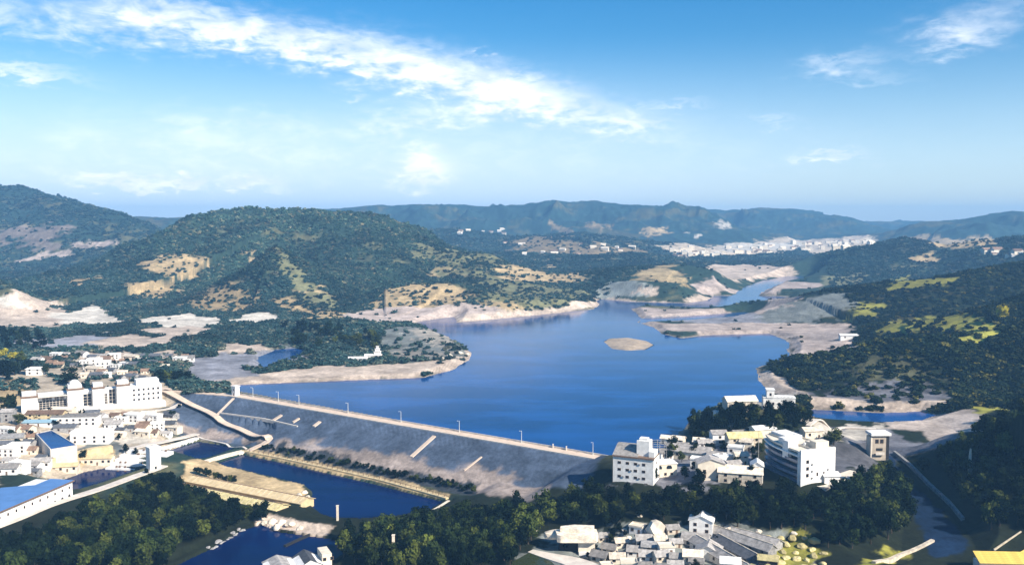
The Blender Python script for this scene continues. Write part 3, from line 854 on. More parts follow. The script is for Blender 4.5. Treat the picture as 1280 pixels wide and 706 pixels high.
# ------------------------------------------------------------------ mesh builder
class MB:
    def __init__(s):
        s.v = []; s.f = []

    def add(s, vs, fs):
        o = len(s.v)
        s.v += [tuple(v) for v in vs]
        s.f += [tuple(i + o for i in f) for f in fs]
        return s

    def box(s, x0, x1, y0, y1, z0, z1):
        return s.add([(x0, y0, z0), (x1, y0, z0), (x1, y1, z0), (x0, y1, z0), (x0, y0, z1), (x1, y0, z1), (x1, y1, z1), (x0, y1, z1)],
                     [(0, 3, 2, 1), (4, 5, 6, 7), (0, 1, 5, 4), (1, 2, 6, 5), (2, 3, 7, 6), (3, 0, 4, 7)])

    def prism(s, outline, y0, y1):
        """outline in x,z (counter clockwise seen from -y), swept along y"""
        n = len(outline)
        vs = [(x, y0, z) for x, z in outline] + [(x, y1, z) for x, z in outline]
        fs = [tuple(range(n)), tuple(range(2 * n - 1, n - 1, -1))]
        fs += [(i, n + i, n + (i + 1) % n, (i + 1) % n) for i in range(n)]
        return s.add(vs, fs)

    def prism_x(s, outline, x0, x1):
        """outline in y,z swept along x"""
        n = len(outline)
        vs = [(x0, y, z) for y, z in outline] + [(x1, y, z) for y, z in outline]
        fs = [tuple(range(n - 1, -1, -1)), tuple(range(n, 2 * n))]
        fs += [(i, (i + 1) % n, n + (i + 1) % n, n + i) for i in range(n)]
        return s.add(vs, fs)

    def plan(s, outline, z0, z1):
        """outline in x,y (counter clockwise from above) raised z0..z1"""
        n = len(outline)
        vs = [(x, y, z0) for x, y in outline] + [(x, y, z1) for x, y in outline]
        fs = [tuple(range(n - 1, -1, -1)), tuple(range(n, 2 * n))]
        fs += [(i, (i + 1) % n, n + (i + 1) % n, n + i) for i in range(n)]
        return s.add(vs, fs)

    def tube(s, a, b, ra, rb=None, n=8):
        rb = ra if rb is None else rb
        a = Vector(a); b = Vector(b); d = (b - a).normalized()
        u = d.orthogonal().normalized(); w = d.cross(u)
        vs = []
        for c, r in ((a, ra), (b, rb)):
            for i in range(n):
                t = 2 * math.pi * i / n
                vs.append(c + (u * math.cos(t) + w * math.sin(t)) * r)
        fs = [(i, (i + 1) % n, n + (i + 1) % n, n + i) for i in range(n)]
        fs += [tuple(range(n - 1, -1, -1)), tuple(range(n, 2 * n))]
        return s.add(vs, fs)

    def dome(s, c, r, h, n=12, m=4):
        vs = []
        for j in range(m):
            t = j / m * math.pi / 2
            for i in range(n):
                p = 2 * math.pi * i / n
                vs.append((c[0] + r * math.cos(t) * math.cos(p), c[1] + r * math.cos(t) * math.sin(p), c[2] + h * math.sin(t)))
        vs.append((c[0], c[1], c[2] + h))
        fs = [(j * n + i, j * n + (i + 1) % n, (j + 1) * n + (i + 1) % n, (j + 1) * n + i) for j in range(m - 1) for i in range(n)]
        fs += [((m - 1) * n + i, (m - 1) * n + (i + 1) % n, m * n) for i in range(n)]
        return s.add(vs, fs)

    def mesh(s, name, mat, smooth=False):
        me = bpy.data.meshes.new(name)
        me.from_pydata(s.v, [], s.f); me.update()
        if mat: me.materials.append(mat)
        if smooth: me.polygons.foreach_set('use_smooth', [True] * len(me.polygons))
        return me

    def build(s, name, mat, parent=None, smooth=False):
        return link(bpy.data.objects.new(name, s.mesh(name, mat, smooth)), parent)


def empty(name, loc, rz=0.0, label=None, cat=None, group=None):
    o = bpy.data.objects.new(name, None)
    o.empty_display_size = 0.5
    o.location = loc; o.rotation_euler = (0, 0, rz)
    link(o)
    return tag(o, label, cat, group)


def put(name, me, parent, loc=(0, 0, 0), rz=0.0, scale=None):
    o = link(bpy.data.objects.new(name, me), parent)
    o.location = loc; o.rotation_euler = (0, 0, rz)
    if scale: o.scale = scale
    return o


def dup(root, loc, rz, label=None, group=None, scale=None):
    r = root.copy(); COL.objects.link(r); r.location = loc; r.rotation_euler = (0, 0, rz)
    if scale: r.scale = scale
    if label: r['label'] = label
    if group: r['group'] = group
    for ch in list(root.children):
        c = ch.copy(); COL.objects.link(c); c.parent = r
        for gch in list(ch.children):
            d = gch.copy(); COL.objects.link(d); d.parent = c
    return r


def frame(pL, pR, sink=0.0):
    """base line of a facade from two ground pixels: origin, length, heading"""
    G = on_ground([pL, pR])
    zz = height(G[:, 0], G[:, 1])
    d = G[1] - G[0]
    return (G[0][0], G[0][1], float(zz.min()) - sink), float(np.hypot(*d)), math.atan2(d[1], d[0])


# shared window meshes: a proud frame with a dark pane
_WIN = {}


def window(parent, x, y, z, w, h, rz=0.0, frame_mat=None, pane=None):
    k = (round(w, 2), round(h, 2), frame_mat.name if frame_mat else 'b', pane.name if pane else 'g')
    if k not in _WIN:
        t = 0.14
        f = MB()
        f.box(-w / 2 - t, -w / 2, -0.08, 0.0, -t, h + t); f.box(w / 2, w / 2 + t, -0.08, 0.0, -t, h + t)
        f.box(-w / 2, w / 2, -0.08, 0.0, h, h + t); f.box(-w / 2, w / 2, -0.12, 0.0, -t, 0)
        p = MB().box(-w / 2, w / 2, -0.03, 0.0, 0, h)
        _WIN[k] = (f.mesh('window', frame_mat or BROWN), p.mesh('pane', pane or GLASS))
    a = put('window', _WIN[k][0], parent, (x, y, z), rz)
    put('pane', _WIN[k][1], a)
    return a


def gable(mb, x0, x1, y0, y1, z, rise, over=0.5, along='x', t=0.25):
    if along == 'x':
        ym = (y0 + y1) / 2
        a, b = y0 - over, y1 + over
        k = rise * over / ((y1 - y0) / 2)
        mb.prism_x([(a, z - k), (a, z - k - t), (ym, z + rise - t), (b, z - k - t), (b, z - k), (ym, z + rise)][::-1], x0 - over, x1 + over)
    else:
        xm = (x0 + x1) / 2
        a, b = x0 - over, x1 + over
        k = rise * over / ((x1 - x0) / 2)
        mb.prism([(a, z - k - t), (xm, z + rise - t), (b, z - k - t), (b, z - k), (xm, z + rise), (a, z - k)], y0 - over, y1 + over)


def gwall(mb, x0, x1, y0, y1, z0, z, rise, along='x', t=0.26):
    if along == 'x':
        mb.prism_x([(y0, z0), (y1, z0), (y1, z), ((y0 + y1) / 2, z + rise - t), (y0, z)], x0, x1)
    else:
        mb.prism([(x0, z0), (x1, z0), (x1, z), ((x0 + x1) / 2, z + rise - t), (x0, z)], y0, y1)


def parapet(mb, x0, x1, y0, y1, z, h=0.8, t=0.35):
    mb.box(x0, x1, y0, y0 + t, z, z + h); mb.box(x0, x1, y1 - t, y1, z, z + h)
    mb.box(x0, x0 + t, y0 + t, y1 - t, z, z + h); mb.box(x1 - t, x1, y0 + t, y1 - t, z, z + h)


def drape(name, pts_px, width, mat, lift=0.25, thick=0.6, parent=None, world=None, n=0, zfix=None):
    """a strip laid on the ground along ground pixels"""
    P = np.array(world, float) if world is not None else on_ground(pts_px)
    seg = np.hypot(*np.diff(P, axis=0).T); s = np.r_[0, np.cumsum(seg)]
    m = n or max(4, int(s[-1] / 4))
    u = np.linspace(0, s[-1], m)
    x = np.interp(u, s, P[:, 0]); y = np.interp(u, s, P[:, 1])
    for _ in range(2):
        x[1:-1] = (x[:-2] + 2 * x[1:-1] + x[2:]) / 4; y[1:-1] = (y[:-2] + 2 * y[1:-1] + y[2:]) / 4
    tx, ty = np.gradient(x), np.gradient(y); L = np.hypot(tx, ty); nx, ny = -ty / L, tx / L
    w = np.interp(u, np.linspace(0, s[-1], len(width)), width) if hasattr(width, '__len__') else np.full(m, width)
    ax, ay = x + nx * w / 2, y + ny * w / 2; bx, by = x - nx * w / 2, y - ny * w / 2
    if zfix is not None:
        z = np.full(m, float(zfix))
    else:
        z = np.maximum(height(x, y), np.maximum(height(ax, ay), height(bx, by))) + lift
        z[1:-1] = np.maximum(z[1:-1], (z[:-2] + z[2:]) / 2)
    mb = MB()
    vs = []
    for i in range(m):
        vs += [(ax[i], ay[i], z[i]), (bx[i], by[i], z[i]), (bx[i], by[i], z[i] - thick), (ax[i], ay[i], z[i] - thick)]
    fs = []
    for i in range(m - 1):
        for j in range(4):
            a, b = i * 4 + j, i * 4 + (j + 1) % 4
            fs.append((a, a + 4, b + 4, b))
    fs += [(0, 1, 2, 3), (m * 4 - 1, m * 4 - 2, m * 4 - 3, m * 4 - 4)]
    mb.add(vs, fs)
    o = mb.build(name, mat, parent)
    bm = bmesh.new(); bm.from_mesh(o.data); bmesh.ops.recalc_face_normals(bm, faces=bm.faces[:]); bm.to_mesh(o.data); bm.free()
    return o


# ------------------------------------------------------------------ trees
def crown_mesh(name, seed, n, mat, lobes=7, size=1.0, tall=1.0, leaf=0.1, flat=1.0):
    """leaf clumps through several uneven lobes; unit crown about 1 wide, sitting above z=0"""
    r = np.random.default_rng(seed)
    cs = [np.array((0, 0, 0.55 * tall))]; rs = [0.34]
    for _ in range(lobes):
        a = r.uniform(0, 2 * math.pi); q = r.uniform(0.12, 0.33)
        cs.append(np.array((q * math.cos(a), q * math.sin(a), (0.28 + r.uniform(0, 0.62)) * tall))); rs.append(r.uniform(0.13, 0.24))
    cs = np.array(cs); rs = np.array(rs)
    w = rs ** 2; w /= w.sum()
    i = r.choice(len(cs), n, p=w)
    d = r.normal(size=(n, 3)); d /= np.linalg.norm(d, axis=1)[:, None]
    rad = rs[i] * r.uniform(0.72, 1.08, n)
    c = cs[i] + d * rad[:, None] * np.array((1, 1, 0.85 * tall ** .5))
    nrm = d + r.normal(size=(n, 3)) * 0.55; nrm /= np.linalg.norm(nrm, axis=1)[:, None]
    t = np.cross(nrm, r.normal(size=(n, 3))); t /= np.linalg.norm(t, axis=1)[:, None]
    b = np.cross(nrm, t)
    ls = leaf * r.uniform(0.6, 1.35, n)[:, None]
    v = np.stack([c - t * ls * .6, c + b * ls * .5 + nrm * ls * .12, c + t * ls * .6, c - b * ls * .5 + nrm * ls * .12], 1).reshape(-1, 3)
    # dark inner mass so the crown is not see-through everywhere
    me = bpy.data.meshes.new(name)
    core_v = []; core_f = []
    for cc, rr in zip(cs, rs):
        o = len(core_v); q = rr * 0.72
        core_v += [cc + np.array(p) * q for p in ((1, 0, 0), (-1, 0, 0), (0, 1, 0), (0, -1, 0), (0, 0, 1), (0, 0, -1))]
        core_f += [(o + a, o + b2, o + c2) for a, b2, c2 in ((0, 2, 4), (2, 1, 4), (1, 3, 4), (3, 0, 4), (2, 0, 5), (1, 2, 5), (3, 1, 5), (0, 3, 5))]
    k = len(v)
    allv = np.concatenate([v, np.array(core_v)], 0) * size
    faces = [(4 * j, 4 * j + 1, 4 * j + 2, 4 * j + 3) for j in range(n)] + [tuple(q + k for q in f) for f in core_f]
    me.from_pydata(allv.tolist(), [], faces); me.update()
    me.materials.append(mat)
    return me


def trunk_mesh(name, seed):
    """unit trunk with limbs, 1 tall"""
    r = random.Random(seed); mb = MB()
    p = Vector((0, 0, -0.12)); rad = 0.045
    for i in range(4):
        q = p + Vector((r.uniform(-.03, .03), r.uniform(-.03, .03), 0.2)); mb.tube(p, q, rad, rad * 0.75, 6); p = q; rad *= 0.75
        if i:
            a = r.uniform(0, 6.28)
            mb.tube(p, p + Vector((math.cos(a) * .22, math.sin(a) * .22, 0.2)), rad * .7, rad * .25, 5)
    return mb.mesh(name, BARK)


CROWNS = {}
for kind, mat in (('dark', L_DARK), ('olive', L_OLIVE), ('yellow', L_YEL)):
    CROWNS[kind] = [crown_mesh('crown', 100 + i, 520, mat, 7 + i % 3, 1.0, (0.9, 1.1, 1.0, 1.25)[i], 0.085) for i in range(4)]
TRUNKS = [trunk_mesh('trunk', i) for i in range(3)]


def tree(x, y, z, size, kind, label, group, r, name='tree', tall=1.0, cat='tree'):
    t = empty(name, (x, y, z), r.uniform(0, 6.28), label, cat, group)
    hgt = size * r.uniform(0.95, 1.2) * tall
    put('crown', r.choice(CROWNS[kind]), t, (0, 0, hgt * 0.0), r.uniform(0, 6.28), (size, size, hgt * 1.02))
    put('trunk', r.choice(TRUNKS), t, (0, 0, 0), r.uniform(0, 6.28), (hgt * .9, hgt * .9, hgt * 0.72))
    return t


def fill(poly, spacing, r):
    lo, hi = poly.min(0), poly.max(0)
    out = []
    nx, ny = int((hi[0] - lo[0]) / spacing) + 2, int((hi[1] - lo[1]) / spacing) + 2
    g = np.array([(lo[0] + (i + (j % 2) * .5 + r.uniform(-.35, .35)) * spacing, lo[1] + (j + r.uniform(-.35, .35)) * spacing * 0.9) for i in range(nx) for j in range(int(ny * 1.12))])
    s = poly_sd(g[:, 0].copy(), g[:, 1].copy(), poly, 20)
    return g[s < 0]


WOODS = [
    # label, kind mix, spacing, size, outline of the trunk feet in the photograph
    ('wood below the pavilion', (.87, .13, 0), 7.4, 10.0,
     [(-40, 690), (40, 678), (100, 652), (165, 622), (205, 606), (232, 622), (300, 640), (335, 652), (300, 664), (262, 678), (228, 690), (200, 722), (-40, 730)]),
    ('wood by the long pond', (.56, .44, 0), 7.4, 10.0,
     [(428, 676), (470, 668), (545, 662), (600, 640), (650, 640), (690, 636), (690, 660), (664, 690), (645, 715), (470, 722), (420, 700)]),
    ('wood below the office', (.8, .2, 0), 7.4, 9.6,
     [(690, 634), (735, 612), (765, 622), (840, 626), (900, 624), (960, 620), (1030, 630), (1050, 618), (1076, 606), (1096, 592), (1112, 592), (1134, 612), (1142, 650), (1132, 684),
      (1080, 692), (1044, 690), (1000, 670), (900, 662), (830, 655), (760, 668), (700, 664)]),
    ('spillway slope wood', (.78, .22, 0), 7.6, 9.5,
     [(1136, 580), (1160, 572), (1196, 562), (1214, 548), (1250, 530), (1340, 500), (1350, 668), (1240, 668), (1228, 655), (1188, 612)]),
    ('lake knoll wood', (.95, .05, 0), 7.0, 8.5,
     [(852, 548), (866, 532), (905, 522), (945, 520), (1000, 520), (1016, 528), (1000, 545), (948, 546), (900, 552), (870, 556)]),
]
SHRUBS = []
_tree_pts = []


def build_woods():
    r = random.Random(5)
    allp = []
    for wi, (label, mix, sp, size, pts) in enumerate(WOODS):
        poly = on_ground(pts)
        for x, y in fill(poly, sp, r):
            allp.append((y, x, wi))
    allp.sort()
    x = np.array([p[1] for p in allp]); y = np.array([p[0] for p in allp])
    z = height(x, y)
    vis = np.abs(x / y) < 0.60
    n = 0; rest = []
    px = 640 + FOC * x / y
    ww = np.array([p[2] for p in allp])
    ext = {}
    for wi in range(len(WOODS)):
        k = (ww == wi) & vis
        ext[wi] = ((px[k].min(), y[k].min()), (px[k].max(), y[k].max()))
    for i, (yy, xx, wi) in enumerate(allp):
        label, mix, sp, size, _ = WOODS[wi]
        bot = 353 + FOC * math.tan(math.atan2(HCAM - z[i] - size, yy) - PITCH)
        kind = r.choices(('dark', 'olive', 'yellow'), mix)[0]
        sz = size * r.uniform(0.72, 1.25)
        if n < 176 and vis[i] and bot < 706 and -30 < 640 + FOC * xx / yy < 1310:
            lo, hi = ext[wi]
            fx = ('left', 'left-centre', 'centre', 'right-centre', 'right')[min(4, int(5 * (px[i] - lo[0]) / (hi[0] - lo[0] + 1e-6)))]
            fy = ('near edge', 'heart', 'far edge')[min(2, int(3 * (yy - lo[1]) / (hi[1] - lo[1] + 1e-6)))]
            sc = 'small' if sz < size * .9 else 'large' if sz > size * 1.1 else 'midsize'
            co = {'dark': 'dark green', 'olive': 'olive green', 'yellow': 'yellow green'}[kind]
            tree(xx, yy, z[i], sz, kind, '%s %s tree, %s of the %s, %s part' % (sc, co, fy, label, fx), 'trees in the ' + label, r)
            n += 1
        else:
            rest.append((xx, yy, z[i], sz, kind))
    print('trees', n, 'rest', len(rest))
    return rest


def scatter(name, mat_sets, pts, label=None):
    """many small trees as one object: geometry nodes instance the crown meshes on its points"""
    coll = bpy.data.collections.new(name + '_sources')
    for i, me in enumerate(mat_sets):
        coll.objects.link(bpy.data.objects.new('crown_source_%02d' % i, me))
    me = bpy.data.meshes.new(name)
    n = len(pts)
    P = np.array([p[:3] for p in pts], np.float32)
    me.vertices.add(n); me.vertices.foreach_set('co', P.ravel())
    for an, col in (('tree_size', 3), ('tree_tall', 4), ('tree_turn', 5)):
        at_ = me.attributes.new(an, 'FLOAT', 'POINT'); at_.data.foreach_set('value', np.array([p[col] for p in pts], np.float32))
    at_ = me.attributes.new('tree_kind', 'INT', 'POINT'); at_.data.foreach_set('value', np.array([p[6] for p in pts], np.int32))
    me.update()
    o = link(bpy.data.objects.new(name, me))
    tag(o, label, kind='stuff')
    ng = bpy.data.node_groups.new(name, 'GeometryNodeTree')
    ng.interface.new_socket('Geometry', in_out='INPUT', socket_type='NodeSocketGeometry')
    ng.interface.new_socket('Geometry', in_out='OUTPUT', socket_type='NodeSocketGeometry')
    N, L = ng.nodes, ng.links
    gi, go = N.new('NodeGroupInput'), N.new('NodeGroupOutput')
    ci = N.new('GeometryNodeCollectionInfo'); ci.inputs['Collection'].default_value = coll
    ci.inputs['Separate Children'].default_value = True; ci.inputs['Reset Children'].default_value = True
    iop = N.new('GeometryNodeInstanceOnPoints'); iop.inputs['Pick Instance'].default_value = True

    def named(nm, ty):
        q = N.new('GeometryNodeInputNamedAttribute'); q.data_type = ty; q.inputs['Name'].default_value = nm
        return q.outputs['Attribute']
    sz, tl, tn, kd = named('tree_size', 'FLOAT'), named('tree_tall', 'FLOAT'), named('tree_turn', 'FLOAT'), named('tree_kind', 'INT')
    cs = N.new('ShaderNodeCombineXYZ'); L.new(sz, cs.inputs[0]); L.new(sz, cs.inputs[1]); L.new(tl, cs.inputs[2])
    cr = N.new('ShaderNodeCombineXYZ'); L.new(tn, cr.inputs[2])
    L.new(gi.outputs[0], iop.inputs['Points']); L.new(ci.outputs[0], iop.inputs['Instance'])
    L.new(kd, iop.inputs['Instance Index']); L.new(cs.outputs[0], iop.inputs['Scale']); L.new(cr.outputs[0], iop.inputs['Rotation'])
    L.new(iop.outputs[0], go.inputs[0])
    md = o.modifiers.new('trees', 'NODES'); md.node_group = ng
    return o


def build_far_woods(rest):
    r = np.random.default_rng(3)
    # near overflow trees keep the near crowns
    pts = []
    for x, y, z, sz, kind in rest:
        k = {'dark': 0, 'olive': 4, 'yellow': 8}[kind] + int(r.integers(4))
        pts.append((x, y, z - sz * .05, sz, sz * 1.05, r.uniform(0, 6.28), k))
    small = [crown_mesh('crown', 300 + i, 42, L_HILL, 4, 1.0, 0.95, 0.26) for i in range(4)]
    # candidates spread by screen density: uniform in bearing and in depression
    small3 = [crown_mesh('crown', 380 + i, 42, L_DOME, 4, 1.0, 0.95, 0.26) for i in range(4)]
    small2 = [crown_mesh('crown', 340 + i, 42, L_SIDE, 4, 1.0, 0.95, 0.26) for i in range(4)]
    n = 420000
    d = np.exp(r.uniform(math.log(600), math.log(3700), n))
    a = r.uniform(-math.radians(34), math.radians(34), n)
    x = np.tan(a) * d; y = d
    z = height(x, y)
    C = cover(x, y, z)
    lum = C @ np.array((.3, .6, .1))
    sd = np.minimum(poly_sd(x, y, LAKE, 30), poly_sd(x, y, INLET, 30))
    patch = fbm(x, y, 90, 3, 77)
    p = np.where(lum < 0.06, 0.8, np.where(lum < 0.11, 0.42, np.where(lum < 0.17, 0.10, np.where(lum < .3, 0.09, 0.002))))
    p = np.where(C[:, 2] < .3 * C[:, 1], 0.05, p)
    p = p * np.clip(0.85 + patch * 0.9, 0.1, 1.3)
    # nothing on the dam, in the water or in the town and the foreground
    no = (sd < 3) | ((z < 4) & (lum > .15)) | (z < 0.8) | ((d < 720) & (x < 110)) | (d < 640)
    p = np.where(no, 0, p)
    p *= np.where(poly_sd(x, y, BANKS, 20) < 0, 0.10, 1.0)
    p *= np.where(poly_sd(x, y, FLATS, 30) < 0, 0.02, 1.0) * np.where(poly_sd(x, y, KNOB, 20) < 0, 0.3, 1.0)
    p *= np.where(d > 2500, 0.8, 1.0)
    keep = r.uniform(0, 1, n) < p
    for i in np.nonzero(keep)[0]:
        s = r.uniform(3.6, 6.4) * (1.0 + max(0, d[i] - 1000) / 2600) * (1.25 if d[i] < 1000 else 1.0)
        if r.uniform() < .06: s *= 1.45
        s *= 1.25
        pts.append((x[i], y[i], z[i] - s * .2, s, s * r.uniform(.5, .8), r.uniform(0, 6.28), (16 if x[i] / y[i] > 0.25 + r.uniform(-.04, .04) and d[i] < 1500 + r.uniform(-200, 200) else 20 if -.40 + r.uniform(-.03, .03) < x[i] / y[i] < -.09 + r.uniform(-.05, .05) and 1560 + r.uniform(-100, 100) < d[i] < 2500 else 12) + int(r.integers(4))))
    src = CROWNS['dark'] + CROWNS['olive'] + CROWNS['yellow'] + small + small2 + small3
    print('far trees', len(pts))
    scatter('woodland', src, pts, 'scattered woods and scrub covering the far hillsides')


_rest = build_woods()
build_far_woods(_rest)


# shrubs and lone trees one can point to
def lone(px, py, size, kind, label, tall=1.0, name='tree', group=None, cat='tree', r=random.Random(11)):
    G = on_ground([(px, py)])[0]
    return tree(G[0], G[1], gz(*G), size, kind, label, group, r, name, tall, cat)


lone(88, 482, 19, 'dark', 'broad dark tree behind the white hotel with four towers', 0.62)
lone(57, 468, 10, 'dark', 'round dark tree right of the small white shed', 0.8)
lone(12, 520, 11, 'dark', 'dark tree left of the hotel at the field wall', 1.4)
lone(24, 531, 9, 'dark', 'small black round bush before the tan village house', 0.75, 'bush', None, 'bush')
lone(1252, 402, 16, 'yellow', 'bright yellow green tree on the right hillside', 1.0)
lone(1042, 556, 12, 'dark', 'round dark tree on the shore behind the office block', 0.7)
for i, (px, py, sz) in enumerate([(4, 470, 15), (18, 469, 15), (33, 468, 13), (8, 474, 12)]):
    lone(px, py, sz, 'dark', 'dark tree in the clump left of the small white shed', 1.0, group='dark trees left of the white shed')
for i, (px, py, sz) in enumerate([(2, 450, 14), (15, 452, 13), (26, 455, 12)]):
    lone(px, py, sz, 'yellow' if i < 2 else 'olive', 'yellow green tree above the dark clump at the left edge', 0.8, group='yellow green trees at the left edge')
for i, (px, py, sz) in enumerate([(198, 480, 14), (210, 478, 13), (222, 478, 14), (234, 477, 12)]):
    lone(px, py, sz, 'dark', 'dark tree in the row right of the hotel by the road', 0.7, group='dark trees by the lake road')
for i in range(14):
    t = i / 19
    lone(2 + 58 * ((i * 7) % 20) / 19, 418 + 20 * ((i * 3) % 7) / 6, 12, 'dark', 'black tree in the grove at the far left of the plain, ' + ('outer left', 'middle', 'right edge')[min(2, ((i * 7) % 20) // 7)], 0.8, group='black grove on the plain')
r_ = random.Random(21)
for i in range(34):
    px = r_.uniform(352, 472); py = 404 + (px - 350) * 0.07 + r_.uniform(0, 24)
    lone(px, py + 4, r_.uniform(9, 13), 'dark' if py < 420 else 'olive', '%s tree in the lake peninsula wood, %s' % ('dark' if py < 420 else 'olive', ('left end', 'left of the middle', 'right of the middle', 'right end')[min(3, int((px - 352) / 30))]), 0.85, group='trees on the lake peninsula')
for i in range(9):
    px = 244 + i * 6.2 + r_.uniform(-1.5, 1.5)
    lone(px, 592 + (px - 244) * 0.27 + r_.uniform(-1, 1.5), 5.5, 'dark', 'black round shrub in the row behind the long tan sheds', 0.8, 'shrub', 'shrubs behind the tan sheds', 'shrub')
for i in range(64):
    t = max(0, min(.999, (i + r_.uniform(-.3, .3)) / 63))
    lone(330 + 262 * t, 559 + 54 * t + r_.uniform(-2, 4), r_.uniform(3.0, 5.0), 'dark', 'dark shrub in the hedge along the dam foot, %s of the row' % ('far left end', 'left part', 'middle', 'right part', 'near right end')[min(4, int(t * 5))], 0.7, 'shrub', 'hedge shrubs at the foot of the dam', 'shrub')


# ------------------------------------------------------------------ the dam, roads and walls
def build_dam():
    dl, dm, dr = (np.array(p) for p in (DAM_L, DAM_M, DAM_R))
    t = empty('dam', (dm[0], dm[1], 0), 0, 'long earth dam with a pale crest road holding back the lake', 'dam')
    o = np.array((dm[0], dm[1]))
    ax = (dr - dm) / np.linalg.norm(dr - dm); L = np.linalg.norm(dr - dm)
    ang = math.atan2(ax[1], ax[0])

    def strip(name, y0, y1, z0, z1, m, x0=-3.0, x1=None):
        q = MB().box(x0, x1 or L + 2, y0, y1, z0, z1).build(name, m, t)
        q.rotation_euler = (0, 0, ang)
        return q
    strip('crest_road', -4.2, 4.2, 3.2, 4.0, ROADM)
    strip('parapet', 4.2, 4.7, 3.0, 5.0, CONC)
    strip('kerb', -4.6, -4.2, 2.8, 4.25, CONC)
    # left wing of the crest road, towards the town
    w = drape('crest_road', None, [11, 8.6], ROADM, 0.3, 0.8, world=np.array([(dl[0] - 10, dl[1] + 6), dl, dm]))
    w.parent = t; w.location = (-dm[0], -dm[1], 0)
    # stairs down the face
    for a, b, wd in (((543, 545), (514, 571), 3.2), ((292, 498), (271, 519), 2.4), ((602, 571), (580, 588), 1.4), ((352, 519), (341, 527), 3.6), ((374, 523), (366, 528), 3.0), ((400, 527), (392, 533), 3.4)):
        P = on_ground([a, b])
        k = drape('stairway', None, wd, ROADM, 0.35, 0.8, world=P, n=14)
        k.parent = t; k.location = (-dm[0], -dm[1], 0)
    # drainage kerb across the face
    k = drape('berm_kerb', [(274, 516), (330, 526), (372, 533)], 1.2, CONC, 0.3, 2.4); k.parent = t; k.location = (-dm[0], -dm[1], 0)
    # intake house at the crest
    h = empty('gate_house', (dm[0] + 2, dm[1] - 1, 3.9), ang, 'small white tower at the left end of the dam crest', 'tower')
    MB().box(-2.4, 2.4, -2, 2, 0, 7.4).build('wall', WHITE, h)
    MB().box(-2.9, 2.9, -2.5, 2.5, 7.4, 8.0).build('roof', WHITE, h)
    window(h, 0, -2.0, 4.2, 1.0, 1.4); d = MB().box(-0.5, 0.5, -2.06, -2.0, 0.1, 2.2).build('door', BROWN, h)
    # lamps along the crest
    proto = None
    for px in (308, 340, 366, 428, 495, 569, 648, 739):
        rx = (px - 640) / FOC
        # intersection of the bearing with the dam axis
        s_ = (o[0] - rx * o[1]) / (rx * ax[1] - ax[0])
        q = o + ax * s_ + np.array((-ax[1], ax[0])) * 3.6
        if proto is None:
            proto = empty('street_lamp', (q[0], q[1], 4.0), ang, 'tall pale lamp post on the crest of the dam', 'lamp post', 'lamp posts along the dam crest')
            MB().tube((0, 0, 0), (0, 0, 7.6), 0.2, 0.13, 8).tube((0, 0, 0), (0, 0, 0.9), 0.34, 0.3, 8).build('pole', METAL, proto)
            MB().tube((0, 0, 7.5), (0, -1.7, 7.9), 0.08, 0.07, 6).build('arm', METAL, proto)
            MB().box(-0.2, 0.2, -2.4, -1.6, 7.82, 8.0).build('lamp_head', METAL, proto)
        else:
            dup(proto, (q[0], q[1], 4.0), ang)
    for px in (688, 705):
        rx = (px - 640) / FOC
        s_ = (o[0] - rx * o[1]) / (rx * ax[1] - ax[0]); q = o + ax * s_ + np.array((-ax[1], ax[0])) * 3.8
        b = MB().box(-.35, .35, -.35, .35, 0, 2.2).box(-.45, .45, -.45, .45, 2.2, 2.5).build('marker_post', CONC)
        b.location = (q[0], q[1], 4.0); tag(b, 'short square marker post on the dam crest between two lamps', 'post', 'marker posts on the dam crest')


build_dam()
tag(drape('road', [(200, 487), (222, 498), (240, 508), (262, 517), (280, 531), (305, 540), (330, 546), (341, 549), (325, 557), (308, 565)], [7, 6, 5.5, 5.5, 6, 5], ROADM, 0.3), kind='structure', label='pale lane winding down below the dam')
tag(drape('road', [(-30, 668), (30, 645), (92, 622), (150, 603), (188, 590), (205, 583)], 6.5, CONC, 0.5), kind='structure', label='white road along the edge of the lower wood')
tag(drape('path', [(100, 523), (150, 518), (205, 512), (225, 505)], 5, CONC, 0.3), kind='structure', label='pale street before the hotel')
tag(drape('path', [(155, 563), (200, 556), (246, 545)], 6, CONC, 0.8), kind='structure', label='white causeway at the small pond')
tag(drape('path', [(246, 546), (280, 555), (308, 562)], 1.6, CONC, 0.5), kind='structure', label='thin bank path of the small pond')


def wall_along(name, px, h, w, mat, label, cat='wall', z=None, posts=0, post_mat=None):
    P = on_ground(px) if z is None else np.stack(at([p[0] for p in px], [p[1] for p in px], z), 1)
    zb = min(gz(*p) for p in P) if z is None else z
    t = empty(name, (P[0][0], P[0][1], 0), 0, label, cat)
    o = drape('coping', None, w, mat, h, h + 2.5, world=P, zfix=(zb + h) if z is not None else None)
    o.parent = t; o.location = (-P[0][0], -P[0][1], 0)
    if posts:
        seg = np.hypot(*np.diff(P, axis=0).T); s = np.r_[0, np.cumsum(seg)]
        me = MB().box(-.16, .16, -.16, .16, 0, 1.6).mesh('post', post_mat or BROWN)
        for i in range(posts):
            u = s[-1] * (i + .5) / posts
            x, y = np.interp(u, s, P[:, 0]), np.interp(u, s, P[:, 1])
            put('post', me, t, (x - P[0][0], y - P[0][1], (zb if z is not None else gz(x, y)) + h - 0.05))
        rx = drape('rail', None, 0.12, post_mat or BROWN, h + 1.55, 0.14, world=P, zfix=(zb + h + 1.5) if z is not None else None)
        rx.parent = t; rx.location = (-P[0][0], -P[0][1], 0)
    return t


